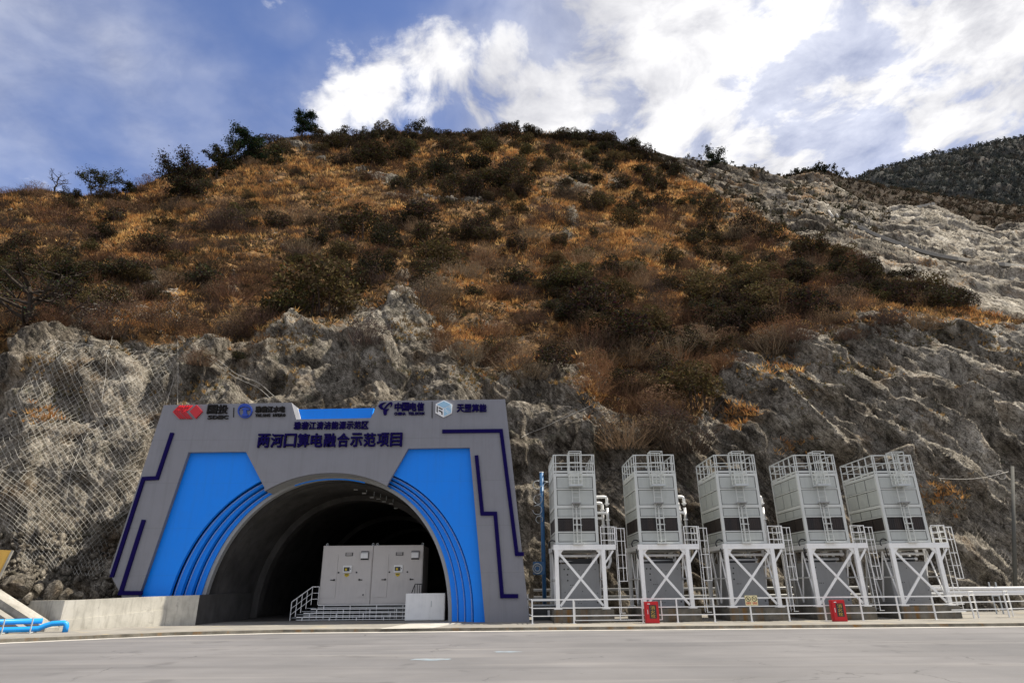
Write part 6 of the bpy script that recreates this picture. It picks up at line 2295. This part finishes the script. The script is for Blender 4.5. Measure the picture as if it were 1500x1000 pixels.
tree('spreading_tree', 22, 512, 165, 140, 'large gnarled dark tree at the left edge above the netted cliff', 16, nl=16, crown_from=.25, per=12, blob=.05, leaf=.13, col=(.026, .024, .014), r0k=.05)
tree('spreading_tree', 78, 452, 110, 76, 'wide thin-leaved tree right behind the gnarled one at the left edge', 17, nl=13, crown_from=.2, per=12, blob=.06, leaf=.13, col=(.034, .030, .016), r0k=.04)
tree('spreading_tree', 1045, 262, 34, 30, 'dark conifer-like tree on the grey rock skyline', 18, nl=8, crown_from=.05, per=60, blob=.12, leaf=.4, col=(.022, .028, .018), src=on_slope(1048, 247), cat='tree')
tree('spreading_tree', 730, 316, 40, 34, 'thin leafless tree at the right end of the terrace ledge', 19, bare=True, nl=7)

# scrub on the grey slope and woods on the far hills: too many and too small to tell apart
def forest(name, pts, r, n_leaf, cols, label, seed, tall=1.3):
    rg = np.random.default_rng(seed)
    n = len(pts)
    rr_ = r * rg.uniform(.55, 1.35, n)
    d = rg.normal(size=(n, n_leaf, 3)); d /= np.linalg.norm(d, axis=-1, keepdims=True)
    rad = rg.uniform(.3, 1.05, (n, n_leaf, 1))
    taper = 1 - .55 * np.clip(d[..., 2:3] * rad, 0, 1)
    c = pts[:, None] + d * rad * rr_[:, None, None] * np.concatenate([taper, taper, np.full_like(taper, tall)], -1) + np.array([0, 0, 1.0]) * (rr_ * tall * .7)[:, None, None]
    a, b = rot_rand(n * n_leaf, rg)
    s = (np.repeat(rr_, n_leaf) * .42)[:, None] * rg.uniform(.6, 1.3, (n * n_leaf, 1))
    c = c.reshape(-1, 3)
    V = np.stack([c - a * s, c + b * s, c + a * s * .9 - b * s * .4], 1).reshape(-1, 3)
    cl = np.array(cols)[rg.integers(0, len(cols), n)] * rg.uniform(.6, 1.35, (n, 1))
    C = np.repeat(cl, n_leaf * 3, 0)
    o = np_mesh(name, V, np.arange(len(V)).reshape(-1, 3), M['stuff_leaf'], attrs={'Col': C})
    return tag(o, label, 'forest' if tall > 1 else 'scrub', kind='stuff')


def pick(s, n, seed, cond=None):
    rg = np.random.default_rng(seed)
    flat_ = s.reshape(-1, 3)
    x_, y_ = project_np(flat_)
    ok = np.where((x_ > 900) & (x_ < 1560) & (y_ < 520) & (cond(x_, y_) if cond is not None else True))[0]
    return flat_[rg.choice(ok, min(n, len(ok)), replace=False)] + rg.normal(0, 1.0, (min(n, len(ok)), 3)) * np.array([1, .5, 0])


crest_pts = ridgeD[-2:].reshape(-1, 3)
forest('far_wood', np.concatenate([pick(ridgeD, 6500, 71), crest_pts[::2]]), 2.9, 20, [(.042, .048, .046), (.050, .052, .044), (.062, .056, .048), (.034, .040, .040)], 'dense dark wood covering the far mountain', 71, 1.5)  # wood tones lightened and cooled, haze painted into the leaves
forest('far_scrub', pick(ridgeC, 5200, 72), 1.5, 16, [(.042, .034, .024), (.060, .044, .030), (.036, .034, .022), (.075, .055, .038)], 'brown scrub covering the hill beyond the quarry', 72, .9)
forest('crest_wood', np.array([P(x_, 267 - 12 * math.sin(max(0, min(1, (x_ - 1150) / 95)) * math.pi), 395) + Vector((0, random.uniform(-8, 8), random.uniform(-2, 2))) for x_ in np.linspace(1152, 1235, 110)]), 1.9, 26, [(.024, .028, .018), (.034, .032, .022)], 'dark trees crowding the top of the brown hill', 73, 1.3)
sl = pick(s2, 900, 74, lambda x_, y_: (x_ < 1300) & (y_ < 345))
forest('slope_scrub', sl, 1.0, 16, [(.040, .040, .026), (.055, .050, .034), (.07, .055, .036)], 'thin dull scrub on the grey rock slope', 74, .9)

# ================================================================ netting, cables, posts, slope works
def hill_off(x, y, o=.18):
    p, n_ = on_hill(x, y)
    return Vector((p.x, p.y - o, p.z + o * .25))


def draped(pts_px, r, o=.15, n=5, step=5):
    out = []
    for (xa, ya), (xb, yb) in zip(pts_px, pts_px[1:]):
        k = max(int(math.hypot(xb - xa, yb - ya) / step), 1)
        for i in range(k):
            f = i / k
            out.append(hill_off(xa + (xb - xa) * f, ya + (yb - ya) * f, o))
    out.append(hill_off(*pts_px[-1], o))
    # pull tight: a net spans hollows
    for _ in range(3):
        out = [out[0]] + [Vector((a + b * 2 + c) / 4) if True else b for a, b, c in zip(out, out[1:], out[2:])] + [out[-1]]
    return out


def net(name, label, cat, quad, nu, nv, r=.014, mat=None):
    mat = mat or M['net_wire']
    """rope net with diamond mesh between four photo corners, lying on the rock"""
    (ax, ay), (bx, by), (cx_, cy_), (dx, dy) = quad
    t = thing(name, label, cat)
    nA, nB = nu * 2, nv * 2
    pt = [[None] * (nB + 1) for _ in range(nA + 1)]
    for i in range(nA + 1):
        for j in range(nB + 1):
            u, v = i / nA, j / nB
            x = (ax * (1 - u) + bx * u) * (1 - v) + (dx * (1 - u) + cx_ * u) * v
            y = (ay * (1 - u) + by * u) * (1 - v) + (dy * (1 - u) + cy_ * u) * v
            pt[i][j] = hill_off(x, y, .16)
    for _ in range(2):
        q_ = [[p.copy() for p in r_] for r_ in pt]
        for i in range(1, nA):
            for j in range(1, nB):
                avg = (q_[i - 1][j] + q_[i + 1][j] + q_[i][j - 1] + q_[i][j + 1]) / 4
                pt[i][j] = q_[i][j].lerp(avg, .6)
                if pt[i][j].y > q_[i][j].y: pt[i][j].y = q_[i][j].y
    mb = MB()
    for s in range(-nB, nA + 1, 2):
        a = [pt[s + k][k] for k in range(nB + 1) if 0 <= s + k <= nA]
        if len(a) > 1: mb.tube(a, r, 3, cap=False)
    for s in range(0, nA + nB + 1, 2):
        a = [pt[s - k][k] for k in range(nB + 1) if 0 <= s - k <= nA]
        if len(a) > 1: mb.tube(a, r, 3, cap=False)
    mb.build('mesh_rope', mat, t)['kind'] = 'stuff'
    mb = MB()
    mb.tube([pt[i][0] for i in range(nA + 1)], r * 1.6, 5); mb.build('border_cable', M['wire'], t)
    return t


net('rockfall_net', 'steel rope net draped over the pale cliff left of the portal', 'net', [(70, 500), (262, 520), (200, 700), (-30, 690)], 22, 19, .0085)
net('rockfall_net', 'steel rope net on the rubble rock beside the left foot of the portal', 'net', [(-30, 692), (215, 690), (150, 845), (40, 835)], 20, 15, .0085)
net('rockfall_net', 'grey wire net pinned over the grassy ledge above the cliff at the left', 'net', [(110, 432), (262, 424), (268, 470), (118, 474)], 20, 7, .014)
net('rockfall_net', 'dark wire net hanging on the rock right of the last cooling tower', 'net', [(1372, 700), (1520, 690), (1530, 850), (1400, 850)], 15, 15, .008, M['net_dull'])
for k, (pl, lab) in enumerate([([(308, 520), (345, 548), (380, 562), (398, 578), (411, 590)], 'upper one of two pale cables running down the rock to the portal top'), ([(306, 524), (343, 553), (376, 567), (394, 582), (405, 592)], 'lower one of two pale cables running down the rock to the portal top'),
                               ([(764, 640), (790, 630), (820, 616), (850, 602), (866, 596)], 'pale cable on the rock right of the portal top'), ([(186, 450), (168, 485), (158, 540), (150, 590)], 'single rope hanging over the netted cliff at the left'),
                               ([(262, 500), (262, 560), (262, 598)], 'straight rope hanging down the rock to the left corner of the portal'), ([(256, 555), (244, 595)], 'short rope beside the left corner of the portal'), ([(130, 635), (106, 690), (98, 740)], 'loose rope on the pale rubble face')]):
    mb = MB(); mb.tube(draped(pl, .03), .020 if k < 2 else .013, 5)
    tag(mb.build('rope', M['wire']), lab, 'rope', 'ropes and cables on the rock')
# leaning post with a coil of wire and a line to the towers
p0, p1 = P(1470, 806, 43.2), P(1483, 683, 43.6)
t = thing('utility_post', 'leaning weathered post with a wire loop, on the rock at the right edge', 'post', tuple(p0))
p1 = p1 - p0
mb = MB(); mb.tube([(0, 0, -2.6), tuple(p1)], [.12, .10], 10); mb.build('pole', M['weather_post'], t, smooth=True)
c = P(1466, 695, 43.1) - p0
mb = MB(); mb.ring(tuple(c), .30, .016, 'Y', 22, 5); mb.ring((c.x + .05, c.y - .03, c.z - .03), .26, .014, 'Y', 22, 5); mb.build('wire_loop', M['wire'], t)
a, b = P(1478, 690, 43.4), P(1375, 700, 41.0)
mb = MB(); mb.tube([a.lerp(b, f) - Vector((0, 0, .25 * math.sin(f * math.pi))) for f in [i / 10 for i in range(11)]], .012, 4)
tag(mb.build('overhead_wire', M['wire']), 'thin wire strung from the leaning post to the last tower', 'wire')
# slope works: drain channel, paired chute pipes, concrete beam and post, crest railing
def slope_line(pts, dz=.3):
    return [on_slope(*p) + Vector((0, -.6, dz)) for p in pts]


def dense(pts, step=8):
    out = []
    for (xa, ya), (xb, yb) in zip(pts, pts[1:]):
        k = max(int(math.hypot(xb - xa, yb - ya) / step), 1)
        out += [(xa + (xb - xa) * i / k, ya + (yb - ya) * i / k) for i in range(k)]
    return out + [pts[-1]]


ch = [(1236, 326), (1262, 340), (1300, 356), (1350, 374), (1400, 384), (1460, 392), (1530, 400)]
t = thing('drain_channel', 'long concrete drain channel crossing the quarried slope', 'channel')
sp = slope_line(dense(ch), .35)
for _ in range(4):
    sp = [sp[0]] + [(a + b + c) / 3 for a, b, c in zip(sp, sp[1:], sp[2:])] + [sp[-1]]
M['dark_conc'] = paint('weathered dark concrete', (0.20, 0.19, 0.17), 0.9, 0.4)
mb = MB(); mb.tube(sp, .55, 4); mb.build('side_wall', M['dark_conc'], t)
mb = MB(); mb.tube([p + Vector((0, -.15, .55)) for p in sp], .12, 4); mb.build('coping', M['concrete'], t)
ch2 = [(1150, 345), (1200, 372), (1260, 396), (1320, 416), (1400, 440), (1530, 476)]
t = thing('chute_pipe', 'pair of curved pale chute pipes coming over the edge of the bench', 'pipes')
for dx in (0, 8):
    q_ = slope_line([(1203 + dx, 304), (1209 + dx, 308), (1214 + dx, 314), (1219 + dx, 322)], .5)
    mb = MB(); mb.tube(q_, .38, 6); mb.build('pipe', M['wire'], t, smooth=True)
t = thing('concrete_beam', 'long pale concrete beam with an end post on top of the quarried slope', 'beam')
bp = [P(1291, 313, 178), P(1330, 307, 178), P(1362, 300.5, 178)]
for a, b in zip(bp, bp[1:]):
    mb = MB(); mb.bar(a, b, .9, 1.0); mb.build('beam', M['concrete'], t)
e = P(1367, 302, 178)
mb = MB(); mb.box((e.x - .45, e.y - .45, e.z - 2.5), (e.x + .45, e.y + .45, e.z + 1.2)); mb.build('end_post', M['concrete'], t)
t = thing('crest_railing', 'tiny railing on the skyline of the grey rock', 'railing')
a, b = P(1002, 231, 189), P(1026, 230.5, 189)
for f in (0, .25, .5, .75, 1):
    q_ = a.lerp(b, f); mb = MB(); mb.bar((q_.x, q_.y, q_.z - 3.5), (q_.x, q_.y, q_.z), .12); mb.build('post', M['grey_steel'], t)
for dz in (0, -.55):
    mb = MB(); mb.bar(a + Vector((0, 0, dz)), b + Vector((0, 0, dz)), .10); mb.build('bar', M['grey_steel'], t)
# stone retaining ledge of the old terrace path
t = thing('terrace_wall', 'old dry stone terrace edge below the hilltop thicket', 'stone wall')
rg = np.random.default_rng(8)
st_meshes = [rock_mesh(40 + k, .5, (1.4, 1, .8)) for k in range(5)]
for i, x in enumerate(np.linspace(622, 738, 46)):
    y = 291 + 5 * math.sin((x - 622) / 116 * math.pi) - 2 + rg.uniform(-1, 1)
    p, _n = on_hill(x, y)
    o = bpy.data.objects.new('stone', st_meshes[i % 5]); link(o, t)
    o.location = p + Vector((0, -.1, .15)); o.rotation_euler = tuple(rg.uniform(0, 6, 3)); k = rg.uniform(.55, 1.15); o.scale = (k, k, k)
for k, (x, y, r, lab) in enumerate([(225, 418, 1.05, 'big grey boulder in the grass above the netted ledge'), (342, 428, .8, 'pointed grey rock in the brown slope above the portal'), (405, 346, .5, 'small pale stone on the left slope'), (432, 214, 2.6, 'craggy rock at the summit under the lone pine'),
                                    (470, 232, 2.0, 'rock below the craggy one near the lone pine'), (560, 320, .9, 'dark rock on the left spur below the rib')]):
    p, _n = on_hill(x, y)
    o = bpy.data.objects.new('boulder', rock_mesh(60 + k, r)); link(o); o.location = p - Vector((0, 0, r * .2)); o.rotation_euler = (k, 2 * k, k * .7)
    tag(o, lab, 'boulder')

# small loose stones lying about the slope and the rubble foot: too many to tell apart
def stones(name, pts, r, label, seed, pale_):
    rg = np.random.default_rng(seed)
    bm = bmesh.new(); bmesh.ops.create_icosphere(bm, subdivisions=1, radius=1.0)
    v0 = np.array([v.co[:] for v in bm.verts]); f0 = np.array([[v.index for v in f.verts] for f in bm.faces]); bm.free()
    Vs, Fs = [], []
    for i, p in enumerate(pts):
        c = v0 * rg.uniform(.6, 1.25, (len(v0), 1)) * rg.uniform(.5, 1.2, 3) * r * rg.uniform(.4, 1.5)
        a = rg.uniform(0, 6.28); ca, sa = math.cos(a), math.sin(a)
        c = c @ np.array([[ca, -sa, 0], [sa, ca, 0], [0, 0, 1]])
        Vs.append(c + p); Fs.append(f0 + i * len(v0))
    V = np.concatenate(Vs)
    o = np_mesh(name, V, np.concatenate(Fs), M['hill'], attrs={'pale': np.full(len(V), pale_), 'veg': np.zeros(len(V))})
    return tag(o, label, 'stones', kind='stuff')


oc = np.clip(blobs(ppx, ppy, OUTCROPS), 0, 1)
pS, *_r = scatter(1500, veg * (.25 + 2.5 * oc), 81)
stones('slope_stones', pS, .22, 'small loose stones scattered over the brown slope', 82, .55)
foot = (ppy > 780) * (ppx < 175) * 1.0
pF, *_r = scatter(420, foot + 1e-9, 83)
stones('rubble', pF + np.array([0, -.1, 0]), .22, 'rubble lying on the rock face at the left end of the wall', 84, .6)
